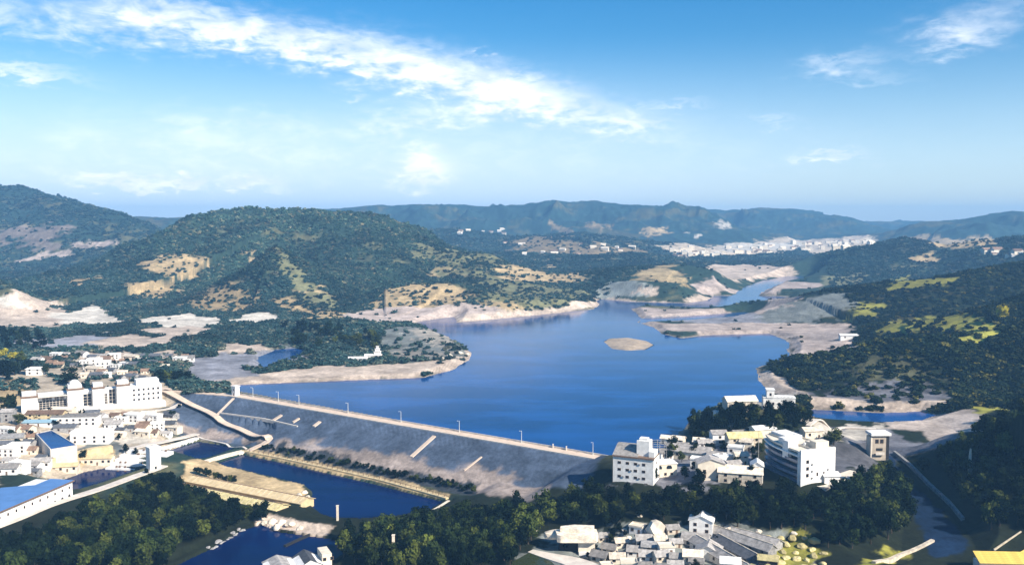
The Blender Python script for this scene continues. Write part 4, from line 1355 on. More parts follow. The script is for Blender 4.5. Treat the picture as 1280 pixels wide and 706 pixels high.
wall_along('pond_wall', [(303, 565), (350, 574), (420, 589), (480, 603), (559, 625)], 1.6, 2.4, TANM, 'tan stone wall with a railing along the upper side of the long pond', 'wall', PZ + 0.6, 40)
wall_along('pond_wall', [(416, 652), (450, 652.5), (500, 648.5), (540, 640.5), (561, 627)], 1.0, 1.8, CREAM, 'curved pale kerb wall round the lower end of the long pond', 'wall', PZ + 0.4)
wall_along('pond_wall', [(258, 578), (280, 571), (305, 565)], 1.4, 5.0, STONE, 'stone causeway wall between the small pond and the long pond', 'wall', PZ + 0.6)
wall_along('pond_wall', [(150, 567), (200, 563), (246, 549)], 1.6, 4.5, WHITE, 'white wall on the upper side of the small pond', 'wall', PZ + 0.8)
wall_along('terrace_wall', [(40, 588), (70, 578), (105, 569), (140, 562)], 3.0, 5.0, TANM, 'long tan terrace wall above the swimming pool', 'wall')
wall_along('spillway_wall', [(1118, 566), (1146, 590), (1182, 625), (1204, 650)], 1.0, 1.6, STONEG, 'grey wall along the right side of the spillway', 'wall')
wall_along('low_wall', [(1092, 704), (1120, 695), (1148, 686), (1166, 676)], 0.9, 1.8, STONE, 'pale low wall curving to the spillway at the lower right', 'wall')
wall_along('weir', [(356, 682), (375, 673), (394, 665)], 0.5, 1.6, DARK, 'dark plank weir across the lower pond', 'weir', PZ + 0.5)


# ------------------------------------------------------------------ buildings, right-hand group
TANK = MB().tube((0, 0, 0), (0, 0, 1.6), .8, .8, 10).dome((0, 0, 1.6), .8, .35, 10, 3).tube((0, 0, -.5), (0, 0, 0), .6, .6, 6).mesh('water_tank', METAL)
ACBOX = MB().box(-.5, .5, -.45, -.03, 0, .75).box(-.4, .4, -.48, -.45, .1, .65).mesh('air_conditioner', STONEG)


def four_storey():
    o, L, a = frame((766, 602), (813, 606))
    L = max(L, 22); o = (o[0], o[1], o[2] - 0.5)
    H = 15.0; D = 13.0
    t = empty('white_house', o, a, 'white four storey block with small windows and a roof tower by the lake', 'building')
    MB().box(0, L, 0, D, -4, H).build('wall', WHITE, t)
    r = MB(); r.prism_x([(-0.5, H), (D + .3, H), (D + .3, H + 4.2), (D - 3, H + 4.2)], -0.4, L * 0.60); r.build('roof', GREYR, t)
    MB().box(-0.3, L + 0.3, -0.6, -0.02, H - 0.5, H + 0.3).box(L * 0.60, L + .3, -0.02, D, H, H + 0.3).build('cornice', BROWN, t)
    tw = MB().box(L * 0.55, L * 0.86, 3.0, 9.5, H + .3, H + 8.4).box(L * .6, L * .8, 4, 8, H + 8.4, H + 9.6).build('roof_tower', WHITE, t)
    MB().box(L * .86, L - .2, 2, 10, H + .3, H + 3.2).build('roof_cabin', WHITE, t)
    for i, fx in enumerate((0.16, 0.36, 0.56, 0.76)):
        for j in range(3):
            window(t, L * fx, 0, 3.6 + j * 3.7, 1.5, 1.1)
    window(t, L * .82, 0, 0.6, 1.5, 1.0)
    for j in range(3):
        window(t, L, D * .5, 3.6 + j * 3.7, 1.4, 1.1, math.pi / 2)
    MB().box(2, L * .7, -1.2, 0, -4, 0.4).build('plinth', CONC, t)
    for x, z in ((L * .26, 3.7), (L * .46, 7.4), (L * .66, 11.1), (L * .66, 3.7)):
        put('air_conditioner', ACBOX, t, (x, 0, z))
    put('water_tank', TANK, t, (L * .93, 8.2, H + .8))
    # annex
    o2, L2, a2 = frame((815, 597), (842, 595))
    t2 = empty('annex_house', o2, a2 + 0.1, 'low cream annex with arched dark openings right of the white four storey block', 'building')
    H2 = 7.2
    MB().box(0, 14, 0, 9, -3, H2).build('wall', CREAM, t2)
    MB().box(-.4, 14.4, -.4, 9.4, H2, H2 + .4).build('roof', WHITE, t2)
    for x in (4.0, 9.6):
        m = MB(); m.prism([(x - 1.5, H2 - 2.6), (x + 1.5, H2 - 2.6), (x + 1.5, H2 - 1.6), (x + .9, H2 - .7), (x - .9, H2 - .7), (x - 1.5, H2 - 1.6)], -0.1, 0.0); m.build('arch_window', GLASS, t2)
    for x in (3.2, 7.5, 11):
        window(t2, x, 0, 1.2, 1.2, 1.2)
    # steel frame behind it
    G = on_ground([(818, 582)])[0]
    t3 = empty('steel_frame', (G[0], G[1] + 6, gz(G[0], G[1] + 6)), .1, 'open dark steel frame standing between the white block and the lake', 'frame')
    for x in (0, 4, 8):
        for y in (0, 5):
            MB().tube((x, y, -1), (x, y, 12), .14, .14, 6).build('post', STONEG, t3)
    for z in (7, 9.4, 11.8):
        MB().box(-.1, 8.1, -.1, .1, z, z + .2).box(-.1, 8.1, 4.9, 5.1, z, z + .2).box(-.1, .1, .1, 4.9, z, z + .2).box(7.9, 8.1, .1, 4.9, z, z + .2).build('beam', STONEG, t3)


four_storey()


def house(px, py, w, d, h, rot, label, roof=None, wall=None, rise=2.0, group=None, wins=2, flat=False, along='x', name='house', chimney=False, sink=2.5, cat='house'):
    G = on_ground([(px, py)])[0]
    z = gz(*G)
    t = empty(name, (G[0], G[1], z), rot, label, cat, group)
    x0, x1 = -w / 2, w / 2
    wm = MB()
    if flat:
        wm.box(x0, x1, 0, d, -sink, h)
    else:
        gwall(wm, x0, x1, 0, d, -sink, h, rise, along)
    wm.build('wall', wall or WHITE, t)
    rm = MB()
    if flat:
        rm.box(x0 - .3, x1 + .3, -.3, d + .3, h, h + .3); parapet(rm, x0 - .3, x1 + .3, -.3, d + .3, h + .3, .5, .3)
    else:
        gable(rm, x0, x1, 0, d, h, rise, .6, along)
    ro = rm.build('roof', roof or GREYR, t)
    if chimney:
        MB().box(x0 + w * .3, x0 + w * .3 + .8, d * .3, d * .3 + .8, h, h + rise + .8).build('chimney', CREAM, ro)
    n = wins
    for i in range(n):
        fx = x0 + w * (i + .5) / n
        if i == n // 2 and h < 6:
            MB().box(fx - .55, fx + .55, -.07, 0, 0, 2.2).build('door', BROWN, t)
        else:
            window(t, fx, 0, h * .38 if h < 6 else 1.3, 1.3, 1.3)
        if h > 5.5:
            window(t, fx, 0, 4.2, 1.3, 1.3)
        if h > 9:
            window(t, fx, 0, 7.3, 1.3, 1.3)
    return t


def office():
    o, L, a = frame((944, 583), (1000, 606))
    o = (o[0], o[1], o[2] - 0.3)
    t = empty('office_block', o, a, 'white office block with dark ribbon balconies on its curved left face', 'building')
    L = max(L, 30.0); D = 19.0; H = 17.5
    # slightly bowed front
    arc = [(L * i / 10, 2.6 * math.sin(math.pi * min(1, max(0, (10 - i) / 10)) ** 1.0) * -0.9 * (1 - i / 10) + (1 - i / 10) ** 2 * 6.0) for i in range(11)]
    body = [(x, y + 2.0) for x, y in arc] + [(L, D), (2, D)]
    MB().plan(body, -4, H - 0.6).build('wall', GLASS, t)
    for j in range(5):
        z = 1.2 + j * 3.5
        out = [(x, y - (0.2 if j < 4 else .9)) for x, y in arc]; inn = [(x, y + 2.2) for x, y in arc][::-1]
        MB().plan(out + inn, z, z + (1.35 if j < 4 else .7)).build('balcony', BLUEG if j < 4 else WHITE, t)
    MB().plan([(x - .02, y + .3) for x, y in arc] + [(L, D + .3), (1.6, D + .3)], H - .58, H + .5).build('roof', CREAM, t)
    # white end wall with small windows
    e = MB().box(L, L + 1.2, -0.6, D + 1.5, -4, H + 1.6).box(L - 1.6, L, -.6, 1.2, -4, H + .5).build('end_wall', WHITE, t)
    for j in range(3):
        window(t, L + 1.2, 3.4, 5.2 + j * 3.5, 1.4, 1.5, math.pi / 2)
    window(t, L + 1.2, 9.5, 5.2, .7, 1.6, math.pi / 2); window(t, L + 1.2, 13.5, 5.2, .7, 1.6, math.pi / 2)
    MB().box(L * .62, L * .74, -0.2, 6, H - 5.5, H + 3.6).box(L * .45, L * .62, 2.0, 9, H + .5, H + 3.4).build('stair_tower', WHITE, t)
    MB().box(2, L * .42, 8.5, D - 1, H + .5, H + 2.6).build('roof_cabin', WHITE, t)
    MB().box(L - 6, L - 1, 10, D - 1, H + .5, H + 4.4).box(L - 11, L - 6.3, 11, D - 2, H + .5, H + 2.9).build('roof_cabin', CREAM, t)
    m = MB(); parapet(m, 1.2, L, 7.5, D + .3, H + .5, .9, .3); m.build('parapet', CREAM, t)
    MB().tube((3, 9, H + .5), (3, 9, H + 7), .1, .06, 6).build('mast', METAL, t)
    for x, y in ((L * .3, 14.5), (L * .36, 15), (L * .8, 8.2)):
        put('water_tank', TANK, t, (x, y, H + 1.0))
    for z, y in ((4.0, 6.2), (7.5, 6.2), (11.0, 6.2), (7.5, 16)):
        put('air_conditioner', ACBOX, t, (L + 1.2, y, z), math.pi / 2)
    # the long low wall building on its right
    o2, L2, a2 = frame((1032, 614), (1082, 606))
    t2 = empty('low_hall', o2, a2, 'long low white hall with a flat roof right of the office block', 'building')
    MB().box(0, L2, 0, 9, -4, 5.5).build('wall', WHITE, t2)
    MB().box(-.5, L2 + .5, -.6, 9.5, 5.5, 6.1).build('roof', CREAM, t2)
    for i in range(4):
        window(t2, L2 * (.2 + .2 * i), 0, 2.2, 1.3, 1.4)


office()


def gate_tower():
    o, L, a = frame((1090, 572), (1112, 574))
    t = empty('gate_tower', o, a - .1, 'tan concrete gate tower with a white flat roof over the spillway', 'tower')
    W, D, H = 8.2, 6.5, 14.8
    MB().box(0, W, 0, D, -5, H).build('wall', mat_solid('tower_concrete', (.40, .34, .27), .9, .2, .3, .1), t)
    MB().box(-1.2, W + 2.6, -1.2, D + 1, H, H + 1.6).build('roof', WHITE, t)
    MB().box(W, W + 2.6, 1.5, D - 1, -5, H).build('stair_shaft', DARK, t)
    for x in (2.7, 5.6):
        window(t, x, 0, H - 4.6, 1.9, 2.2, 0, BROWN, DARK)
    MB().box(1.6, 6.8, -1.6, 0, 3.4, 4.2).box(1.6, 6.8, -1.6, -1.4, 4.2, 5.2).build('balcony', CONC, t)
    MB().box(2.2, 6.2, -.08, 0, 5.6, 7.2).build('opening', DARK, t)
    MB().box(-.9, 0, 0, D, -5, H - 1).build('pier', CREAM, t)
    # bridge to the knoll
    b = drape('service_bridge', [(1010, 534), (1050, 534), (1095, 537)], 3.0, CONC, .9, .8)
    tag(b, 'pale low footbridge leading from the knoll to the gate tower', 'bridge')


gate_tower()


def knoll():
    o, L, a = frame((954, 512), (994, 512))
    t = empty('hilltop_house', o, a, 'white castle like house with a turret on top of the wooded knoll', 'building')
    MB().box(0, L, 0, 8, -3, 8).box(L * .1, L * .34, -.5, 6, 8, 13).build('wall', WHITE, t)
    MB().box(-.3, L * .1, -.3, 8.3, 8, 8.5).box(L * .34, L + .3, -.3, 8.3, 8, 8.5).box(L * .08, L * .36, -.8, 6.3, 13, 13.5).build('roof', WHITE, t)
    m = MB()
    for i in range(5):
        m.box(L * .4 + i * L * .12, L * .4 + i * L * .12 + L * .06, -.3, .3, 8.5, 9.4)
    m.build('battlement', WHITE, t)
    for i in range(5):
        window(t, L * (.12 + .19 * i), 0, 3.4, 1.1, 1.6)
    window(t, L * .22, -.5, 9.6, 1.0, 1.5)
    house(928, 516, 20, 9, 8, .15, 'pale stone house with a rough roof left of the white house on the knoll', STONE, STONE, 2.4, wins=3)
    house(905, 524, 9, 7, 4.5, .2, 'small white hut lowest on the knoll among dark trees', WHITE, WHITE, 1.4, wins=1)
    house(932, 560, 20, 8, 6.5, .1, 'yellowish rubble house below the knoll wood left of the office block', STONEY, STONE, 2.6, wins=3)
    house(900, 556, 9, 7, 7, .1, 'narrow white house at the foot of the knoll', GREYR, WHITE, 1.6, wins=1)
    house(957, 547, 14, 7, 5.5, .3, 'small cream house right behind the office block roof', WHITE, CREAM, 1.6, wins=2)
    house(862, 574, 22, 12, 4.5, -.45, 'long grey roofed shed sloping down to the lake right of the annex', GREYR, CREAM, 2.6, wins=3)
    house(846, 566, 12, 8, 4, -.35, 'small grey roofed shed at the lake edge left of the knoll', GREYR, WHITE, 2, wins=2)
    house(880, 560, 13, 8, 4, -.3, 'flat grey shed with a pale roof above the long shed', STONE, STONEG, 1.6, wins=2)
    house(889, 600, 14, 9, 9, -.05, 'cream gabled house with a brown drain pipe below the grey shed', GREYR, CREAM, 2.4, wins=2, along='y')
    house(925, 606, 22, 11, 6.5, -.25, 'pale rubble walled house left below the office block', STONE, STONE, 2.6, wins=3)
    house(946, 604, 6, 8, 9.5, -.25, 'white gable wall house between the rubble house and the office block', WHITE, WHITE, 2.0, wins=1, along='y')
    house(1018, 548, 12, 7, 5, .2, 'rough stone house on the spit behind the office block', STONE, STONE, 1.6, wins=2)
    house(1040, 606, 8, 6, 5, .1, 'small white shed before the low white hall', WHITE, WHITE, 1.3, wins=1)


knoll()


# ------------------------------------------------------------------ the town, left
def hotel():
    o, L, a = frame((27, 516), (205, 503))
    o = (o[0], o[1], o[2] - .2)
    t = empty('hotel', o, a, 'large white hotel with four square towers and dark recessed glass', 'building')
    k = L / 178.0                        # metres per photo pixel along the front
    X = lambda px: (px - 27) * k
    MB().box(X(44), X(205), -9, 0, -4, 3.0).build('terrace', WHITE, t)
    wall = MB()
    wall.box(X(46), X(160), 5.5, 15, -3, 14.6)
    wall.box(X(160), X(203), 1.5, 16, -3, 15.5).box(X(170), X(200), 4, 16, 15.5, 19.5)
    wall.build('wall', WHITE, t)
    towers = [(27, 46, 14, 4, 'cap'), (82, 101, 17, 0, 'dome'), (113, 127.5, 16.5, 0, 'cap'), (143.5, 160, 17, 0, 'cap')]
    for x0, x1, h, dz, top in towers:
        w = MB().box(X(x0), X(x1), -1.0, 10, -4, h).build('tower', WHITE, t)
        MB().box(X(x0) - .5, X(x1) + .5, -1.5, 10.5, h, h + 1.3).build('tower_cornice', BROWN, w)
        q = MB().box(X(x0) + .6, X(x1) - .6, -.2, 9, h + 1.3, h + 3.9)
        if top == 'dome':
            q.dome(((X(x0) + X(x1)) / 2, 4.4, h + 3.9), 4.0, 3.6)
        q.build('tower_top', WHITE, w)
    # dark recessed glass bays with mullions
    for x0, x1, z0, z1 in ((48, 81, 3.2, 9.6), (52, 64, 9.9, 12.6), (67, 72, 9.9, 12.8), (74, 78, 9.9, 12.8), (102, 112, 3, 12), (128.5, 132.5, 3, 11), (134.5, 142.5, 3, 14)):
        g_ = MB().box(X(x0), X(x1), 5.3, 5.5, z0, z1).build('glazing', GLASS, t)
        n = max(2, int((x1 - x0) / 4)); mu = MB()
        for i in range(n + 1):
            xx = X(x0) + (X(x1) - X(x0)) * i / n
            mu.box(xx - .12, xx + .12, 5.15, 5.3, z0, z1)
        for j in range(1, 4):
            zz = z0 + (z1 - z0) * j / 4
            mu.box(X(x0) + .13, X(x1) - .13, 5.2, 5.3, zz - .1, zz + .1)
        mu.build('mullion', CONC, g_)
    for i in range(6):
        for j in range(3):
            window(t, X(166 + i * 6.4), 1.5, 3.8 + j * 3.9, 1.4, 1.5)
    MB().box(X(44), X(84), -.5, 5, 13.2, 13.9).build('canopy', CONC, t)
    m = MB()
    for i in range(40):
        xx = X(46) + (X(204) - X(46)) * i / 39
        m.box(xx - .12, xx + .12, -8.9, -8.65, 3.0, 4.0)
    m.box(X(46), X(204), -8.95, -8.6, 4.0, 4.2).build('railing', CONC, t)


hotel()


def pavilion():
    o, L, a = frame((-40, 674), (91, 620))
    t = empty('pavilion', o, a, 'long white pavilion with a blue roof and a row of small dark arches', 'building')
    H = 9.0; D = 24.0
    MB().box(0, L, 0, D, -3, H).build('wall', WHITE, t)
    roof = MB()
    roof.plan([(-.8, -.8), (L + .8, -.8), (L + .8, D * .62), (L - 12, D * .62), (L - 20, D + 6), (-.8, D + 6)], H, H + .5)
    roof.build('roof', BLUER, t)
    MB().box(-.8, L + .85, -.9, -.8, H - .25, H + .55).build('gutter', BROWN, t)
    n = 13
    for i in range(n):
        x = L * (i + .5) / n
        m = MB(); m.prism([(x - 1.0, 0.2), (x + 1.0, 0.2), (x + 1.0, 1.4), (x + .6, 2.2), (x - .6, 2.2), (x - 1.0, 1.4)], -.09, 0)
        m.build('arch_door', DARK, t)
        window(t, x + .2, 0, 5.4, 0.9, 1.2)
    MB().box(L * .02, L * .98, -.5, 0, -.6, .15).build('plinth', CONC, t)


pavilion()


def terraces():
    G = on_ground([(160, 590)])[0]
    o, L, a = frame((150, 590), (206, 585))
    o = (o[0], o[1], o[2] + 1.5)
    t = empty('grandstand', (o[0], o[1], o[2]), a, 'white stepped terraces climbing behind the dark swimming pool', 'terrace')
    for i in range(6):
        MB().box(-14 + i * .6, L - 9, i * 4.6, 4.6 + i * 4.6, -6, 1.0 + i * 1.7).build('step', WHITE, t)
    me = MB().box(-.5, .5, -.5, .5, 0, 1.1).mesh('planter', BROWN)
    r = random.Random(4)
    for i in range(16):
        k = r.randrange(6)
        put('planter', me, t, (r.uniform(-9, L - 12), k * 4.6 + 2, 1.0 + k * 1.7))
    o, L, a = frame((188, 589), (202, 587))
    t = empty('white_tower', o, a, 'plain white square tower at the corner of the stepped terraces', 'tower')
    MB().box(0, 7, 0, 6.5, -3, 15).build('wall', WHITE, t)
    MB().box(-.25, 7.25, -.25, 6.75, 15, 15.6).build('roof', WHITE, t)
    window(t, 3.5, 0, 1, 1.2, 2.0)
    # swimming pools
    pw = world_poly([(46, 545), (64, 541), (95, 560), (64, 565)], -5.0)
    if sum(pw[i][0] * pw[(i + 1) % 4][1] - pw[(i + 1) % 4][0] * pw[i][1] for i in range(4)) < 0:
        pw = pw[::-1]
    bt = empty('basin', (0, 0, 0), 0, 'raised blue water basin beside the big white villa', 'basin')
    MB().plan([tuple(p) for p in grow(pw, .8)], -16, -3.4).build('tank', CONC, bt)
    MB().plan([tuple(p) for p in grow(pw, .1)], -3.39, -3.15).build('water', MATS['lake_water'], bt)
    mid = (pw + np.roll(pw, -1, 0)) / 2
    for i in range(4):
        q0, q1 = grow(pw, .45)[i], grow(pw, .45)[(i + 1) % 4]
        dd = q1 - q0; ln = float(np.hypot(*dd))
        e = MB().box(.4, ln - .4, -.3, .3, -3.4, -2.8).build('kerb', CONC, bt); e.location = (q0[0], q0[1], 0); e.rotation_euler = (0, 0, math.atan2(dd[1], dd[0]))


terraces()


def town():
    r = random.Random(8)
    # houses named one by one
    house(42, 469, 14, 8, 6, 0, 'small white shed between two dark trees behind the hotel', WHITE, WHITE, 1.4, wins=2)
    house(55, 527, 26, 9, 6, .06, 'tan village house with a brown roof before the first hotel tower', BROWNR, TANM, 2.0, wins=4)
    house(76, 521, 16, 9, 5.5, .06, 'cream house with dark doors left of the second hotel tower', CREAM, CREAM, 1.6, wins=3)
    house(48, 533, 22, 9, 3.2, .05, 'low house with a pale blue roof in front of the tan house', mat_solid('pale_blue_roofing', (.25, .38, .45), .6, .15), WHITE, 1.2, wins=3)
    house(92, 533, 32, 10, 7, .08, 'grey block with a row of dark windows before the hotel', GREYR, WHITE, .8, wins=7, flat=True)
    house(80, 541, 15, 8, 4.5, .05, 'dark roofed hall left of the white villa', DARKR, STONEG, 1.4, wins=2)
    house(112, 555, 26, 12, 8, .12, 'big white villa with a flat roof above the grey car park', WHITE, WHITE, 1.5, wins=4, flat=True)
    house(12, 556, 16, 10, 5, .3, 'pale hut among rubble at the left edge', STONEG, STONE, 2.0, wins=2)
    house(8, 528, 8, 8, 8, .1, 'grey green narrow house at the left edge below the field', GREYR, STONEG, 1.5, wins=1)
    house(118, 582, 22, 7, 5, .12, 'long pale house with small windows on the tan terrace', TANM, CREAM, 1.4, wins=6)
    house(80, 590, 16, 7, 4, .2, 'low pale house with a tan roof left on the terrace', TANM, CREAM, 1.4, wins=4)
    # the other houses, built like the same few kinds
    spots = []
    for i in range(500):
        px, py = r.uniform(40, 235), r.uniform(446, 476)
        if px < 108 and py > 460 or (px > 185 and py > 462):
            continue
        if all(abs(px - q[0]) > 9.5 or abs(py - q[1]) > 3.6 for q in spots):
            spots.append((px, py, 'upper'))
        if len(spots) > 52:
            break
    n0 = len(spots)
    for i in range(500):
        px, py = r.uniform(110, 218), r.uniform(520, 546)
        if px < 140 and py > 530:
            continue
        if all(abs(px - q[0]) > 10.5 or abs(py - q[1]) > 4 for q in spots[n0:]):
            spots.append((px, py, 'lower'))
        if len(spots) > n0 + 26:
            break
    n1 = len(spots)
    for i in range(500):
        px, py = r.uniform(0, 60), r.uniform(538, 596)
        if px > 40 and py < 566:
            continue
        if all(abs(px - q[0]) > 11 or abs(py - q[1]) > 5.5 for q in spots[n1:]):
            spots.append((px, py, 'left'))
        if len(spots) > n1 + 18:
            break
    protos = {}
    for px, py, zone in spots:
        kind = r.randrange(5)
        G = on_ground([(px, py)])[0]
        z = gz(*G); rz = r.uniform(-.35, .35)
        lab = ('white house with a grey roof', 'pale house with a brown roof', 'white flat roofed house', 'grey house with a dark roof', 'cream house with a pale roof')[kind]
        lab += {'upper': ' in the village behind the hotel', 'lower': ' in the rubble ground below the hotel', 'left': ' in the left edge hamlet'}[zone]
        grp = lab.replace('house', 'houses', 1)
        lab += ', ' + ('left end', 'left of centre', 'right of centre', 'right end')[max(0, min(3, int((px - {'upper': 40, 'lower': 110, 'left': 0}[zone]) / {'upper': 49, 'lower': 27, 'left': 15}[zone])))]
        if kind not in protos:
            args = ((GREYR, WHITE, 2.0, False), (BROWNR, CREAM, 2.2, False), (WHITE, WHITE, 1, True), (DARKR, STONEG, 1.8, False), (STONE, CREAM, 1.4, False))[kind]
            protos[kind] = house(px, py, (12, 10, 13, 11, 14)[kind], 8, (4.5, 4, 6.5, 4, 4.5)[kind], rz, lab, args[0], args[1], args[2], grp, 3, args[3])
        else:
            k = r.uniform(.6, 1.0)
            dup(protos[kind], (G[0], G[1], z), rz, lab, grp, (k, k, k))


town()


def right_green():
    r = random.Random(29)
    for i in range(30):
        px, py = r.uniform(812, 950), r.uniform(548, 606)
        if py < 560 and px < 850:
            continue
        lone(px, py, r.uniform(4.5, 8.5), 'dark', 'small dark tree between the houses left of the office block, ' + ('lower' if py > 585 else 'upper') + (' left' if px < 865 else ' middle' if px < 905 else ' right'), .9, 'tree', 'trees between the right hand houses')
    rr = random.Random(43); spots = []
    for i in range(300):
        px, py = rr.uniform(830, 945), rr.uniform(532, 592)
        if py < 545 and px < 880 or (py > 575 and px < 850):
            continue
        if all(abs(px - q[0]) > 13 or abs(py - q[1]) > 6 for q in spots):
            spots.append((px, py))
        if len(spots) > 15:
            break
    for i, (px, py) in enumerate(spots):
        k = i % 3
        house(px, py, (8, 7, 9)[k], 6, (4.2, 5.6, 3.8)[k], rr.uniform(-.5, .4), '%s on the slope %s, %s' % (('small white gabled house', 'narrow pale two storey house', 'small white flat roofed house')[k], 'below the knoll wood' if py < 562 else 'above the lower wood', ('lakeside end', 'towards the lake', 'near the office block')[min(2, int((px - 830) / 39))]),
              (GREYR, STONE, WHITE)[k], (WHITE, CREAM, WHITE)[k], 1.5, 'small houses below the knoll', 2, k == 2)


right_green()


def village_green():
    r = random.Random(61)
    for i in range(16):
        px, py = r.uniform(700, 900), r.uniform(664, 712)
        lone(px, py, r.uniform(3.0, 5.0), 'dark', 'small dark tree among the roofs of the rock pile village, ' + ('left', 'left of middle', 'right of middle', 'right')[min(3, int((px - 700) / 50))] + (' back' if py < 688 else ' front'), .9, 'tree', 'trees among the village roofs')


village_green()


def town_green():
    r = random.Random(19)
    for i in range(75):
        px, py = r.uniform(0, 232), r.uniform(444, 600)
        if (26 < px < 210 and 464 < py < 516) or (px < 95 and py > 590) or (60 < px < 180 and py > 580) or (px > 195 and py > 545) or (40 < px < 100 and 536 < py < 568):
            continue
        where = 'behind the hotel' if py < 480 else 'left of the blue basin' if px < 50 else 'before the hotel' if py < 545 else 'by the terraces'
        lone(px, py, r.uniform(3.5, 7.5), 'dark' if r.random() < .85 else 'olive', 'small dark tree among the houses ' + where, .85, 'tree', 'small trees among the town houses')


town_green()


def sheds():
    for pl, pr, dep, H, lab in (((229, 609), (383, 617), 11, 3.0, 'upper long shed with a tan ridge roof beside the long pond'),
                                ((213, 614), (345, 639), 10, 2.6, 'lower long shed with a tan ridge roof at the edge of the wood')):
        if H == 3.0:
            pl, pr = (232, 606), (376, 633)
        o, L, a = frame(pl, pr)
        t = empty('long_shed', o, a, lab, 'shed')
        w = MB(); gwall(w, 0, L, 0, dep, -3, H, 1.9); w.build('wall', TANM, t)
        rf = MB(); gable(rf, 0, L, 0, dep, H, 1.9, .8); ro = rf.build('roof', STONEY if H < 3 else TANM, t)
        MB().box(-.6, L + .6, dep / 2 - .25, dep / 2 + .25, H + 1.82, H + 2.1).build('ridge', BROWNR, ro)
        m = MB().box(-.05, .05, 0, 1, 0, .1).mesh('rib', TANM)
        n = int(L / 4)
        for i in range(n):
            x = L * (i + .5) / n
            MB_ = None
            q = put('rib', RIB(dep, H), ro, (x, 0, 0))


_ribs = {}


def RIB(dep, H):
    k = (dep, H)
    if k not in _ribs:
        m = MB(); rise = 1.9; ov = .8; kk = rise * ov / (dep / 2)
        m.add([(-.1, -ov, H - kk + .02), (.1, -ov, H - kk + .02), (.1, dep / 2 - .26, H + rise + .0), (-.1, dep / 2 - .26, H + rise),
               (-.1, -ov, H - kk + .12), (.1, -ov, H - kk + .12), (.1, dep / 2 - .26, H + rise + .1), (-.1, dep / 2 - .26, H + rise + .1)],
              [(0, 3, 2, 1), (4, 5, 6, 7), (0, 1, 5, 4), (1, 2, 6, 5), (2, 3, 7, 6), (3, 0, 4, 7)])
        _ribs[k] = m.mesh('rib', STONE)
    return _ribs[k]


sheds()


def posts():
    for px, py, h, w, lab, mat in ((422, 650, 8.0, .55, 'pale concrete post at the lower corner of the long pond', CREAM), (492, 704, 13.5, .6, 'tall pale post rising from the wood below the long pond', CREAM)):
        G = on_ground([(px, py)])[0]
        t = empty('tall_post', (G[0], G[1], gz(*G)), 0, lab, 'post')
        MB().box(-w, w, -w, w, -1, h).build('shaft', mat, t)
        MB().box(-w - .15, w + .15, -w - .15, w + .15, h, h + .3).build('cap', mat, t)
    G = on_ground([(910, 574)])[0]
    t = empty('utility_pole', (G[0], G[1], gz(*G)), .2, 'thin pale pole left of the office block', 'pole')
    MB().tube((0, 0, -1), (0, 0, 11), .22, .15).build('shaft', METAL, t); MB().box(-1, 1, -.08, .08, 10, 10.2).build('crossarm', METAL, t)
    G = on_ground([(948, 572)])[0]
    t = empty('utility_pole', (G[0], G[1], gz(*G)), .2, 'tall thin dark pole at the left end of the office block', 'pole')
    MB().tube((0, 0, -1), (0, 0, 18), .2, .12).build('shaft', STONEG, t); MB().box(-.8, .8, -.08, .08, 17, 17.2).build('crossarm', STONEG, t)
    G = on_ground([(1212, 590)])[0]
    t = empty('white_column', (G[0], G[1], gz(*G)), .2, 'rough white stone column on the dark slope right of the spillway', 'column')
    MB().tube((0, 0, -1), (0, 0, 9), 1.0, .8, 7).build('shaft', STONE, t); MB().tube((0, 0, 9), (0.2, 0, 13), .8, .4, 7).build('tip', STONE, t)
    # pagoda and white hall on the peninsula
    G = on_ground([(472, 448)])[0]
    t = empty('pagoda', (G[0], G[1], gz(*G)), 0, 'small white stepped pagoda on the lake peninsula', 'pagoda')
    for i, (w, z0, z1) in enumerate(((4.2, -1, 4), (3.2, 4, 7.5), (2.2, 7.5, 10.5), (1.2, 10.5, 13))):
        MB().box(-w, w, -w, w, z0, z1).build('storey', WHITE, t)
        MB().box(-w - .5, w + .5, -w - .5, w + .5, z1 - .3, z1 - .02).build('eave', CONC, t)
    house(447, 452, 18, 7, 3.6, .1, 'low white hall left of the pagoda on the peninsula', WHITE, WHITE, 1.2, wins=3)
    house(461, 449, 8, 6, 4, .1, 'small white hut right beside the pagoda', WHITE, WHITE, 1.2, wins=1)
    house(1062, 424, 20, 8, 4.5, -.1, 'white boat house in the dark creek on the right shore', WHITE, WHITE, 1.5, wins=2)


posts()


# ------------------------------------------------------------------ stones
def boulder_mesh(seed, mat, flat=0.75):
    bm = bmesh.new(); bmesh.ops.create_icosphere(bm, subdivisions=2, radius=1)
    off = Vector((seed * 7.3, seed * 1.7, seed * 3.1))
    for v in bm.verts:
        n = mnoise.noise(v.co * 1.1 + off) * .42 + mnoise.noise(v.co * 2.7 + off) * .16
        v.co = v.co * (1 + n); v.co.z *= flat
        v.co.z = max(v.co.z, -.4)
    me = bpy.data.meshes.new('boulder'); bm.to_mesh(me); bm.free(); me.materials.append(mat)
    return me


B_PALE = [boulder_mesh(i, STONE, .62 + .08 * (i % 3)) for i in range(5)]
B_YEL = [boulder_mesh(i + 9, STONEY, .6) for i in range(4)]
B_GREY = [boulder_mesh(i + 20, STONEG, .6) for i in range(3)]


def boulder(px, py, wpx, meshes, label, group=None, r=random.Random(6), hk=1.0):
    G = on_ground([(px, py)])[0]; z = gz(*G)
    s = wpx / 2 * G[1] / FOC
    o = put('boulder', r.choice(meshes), None, (G[0], G[1], z + s * .15), r.uniform(0, 6.28), (s, s * r.uniform(.7, 1), s * hk * r.uniform(.75, 1.05)))
    return tag(o, label, 'boulder', group)


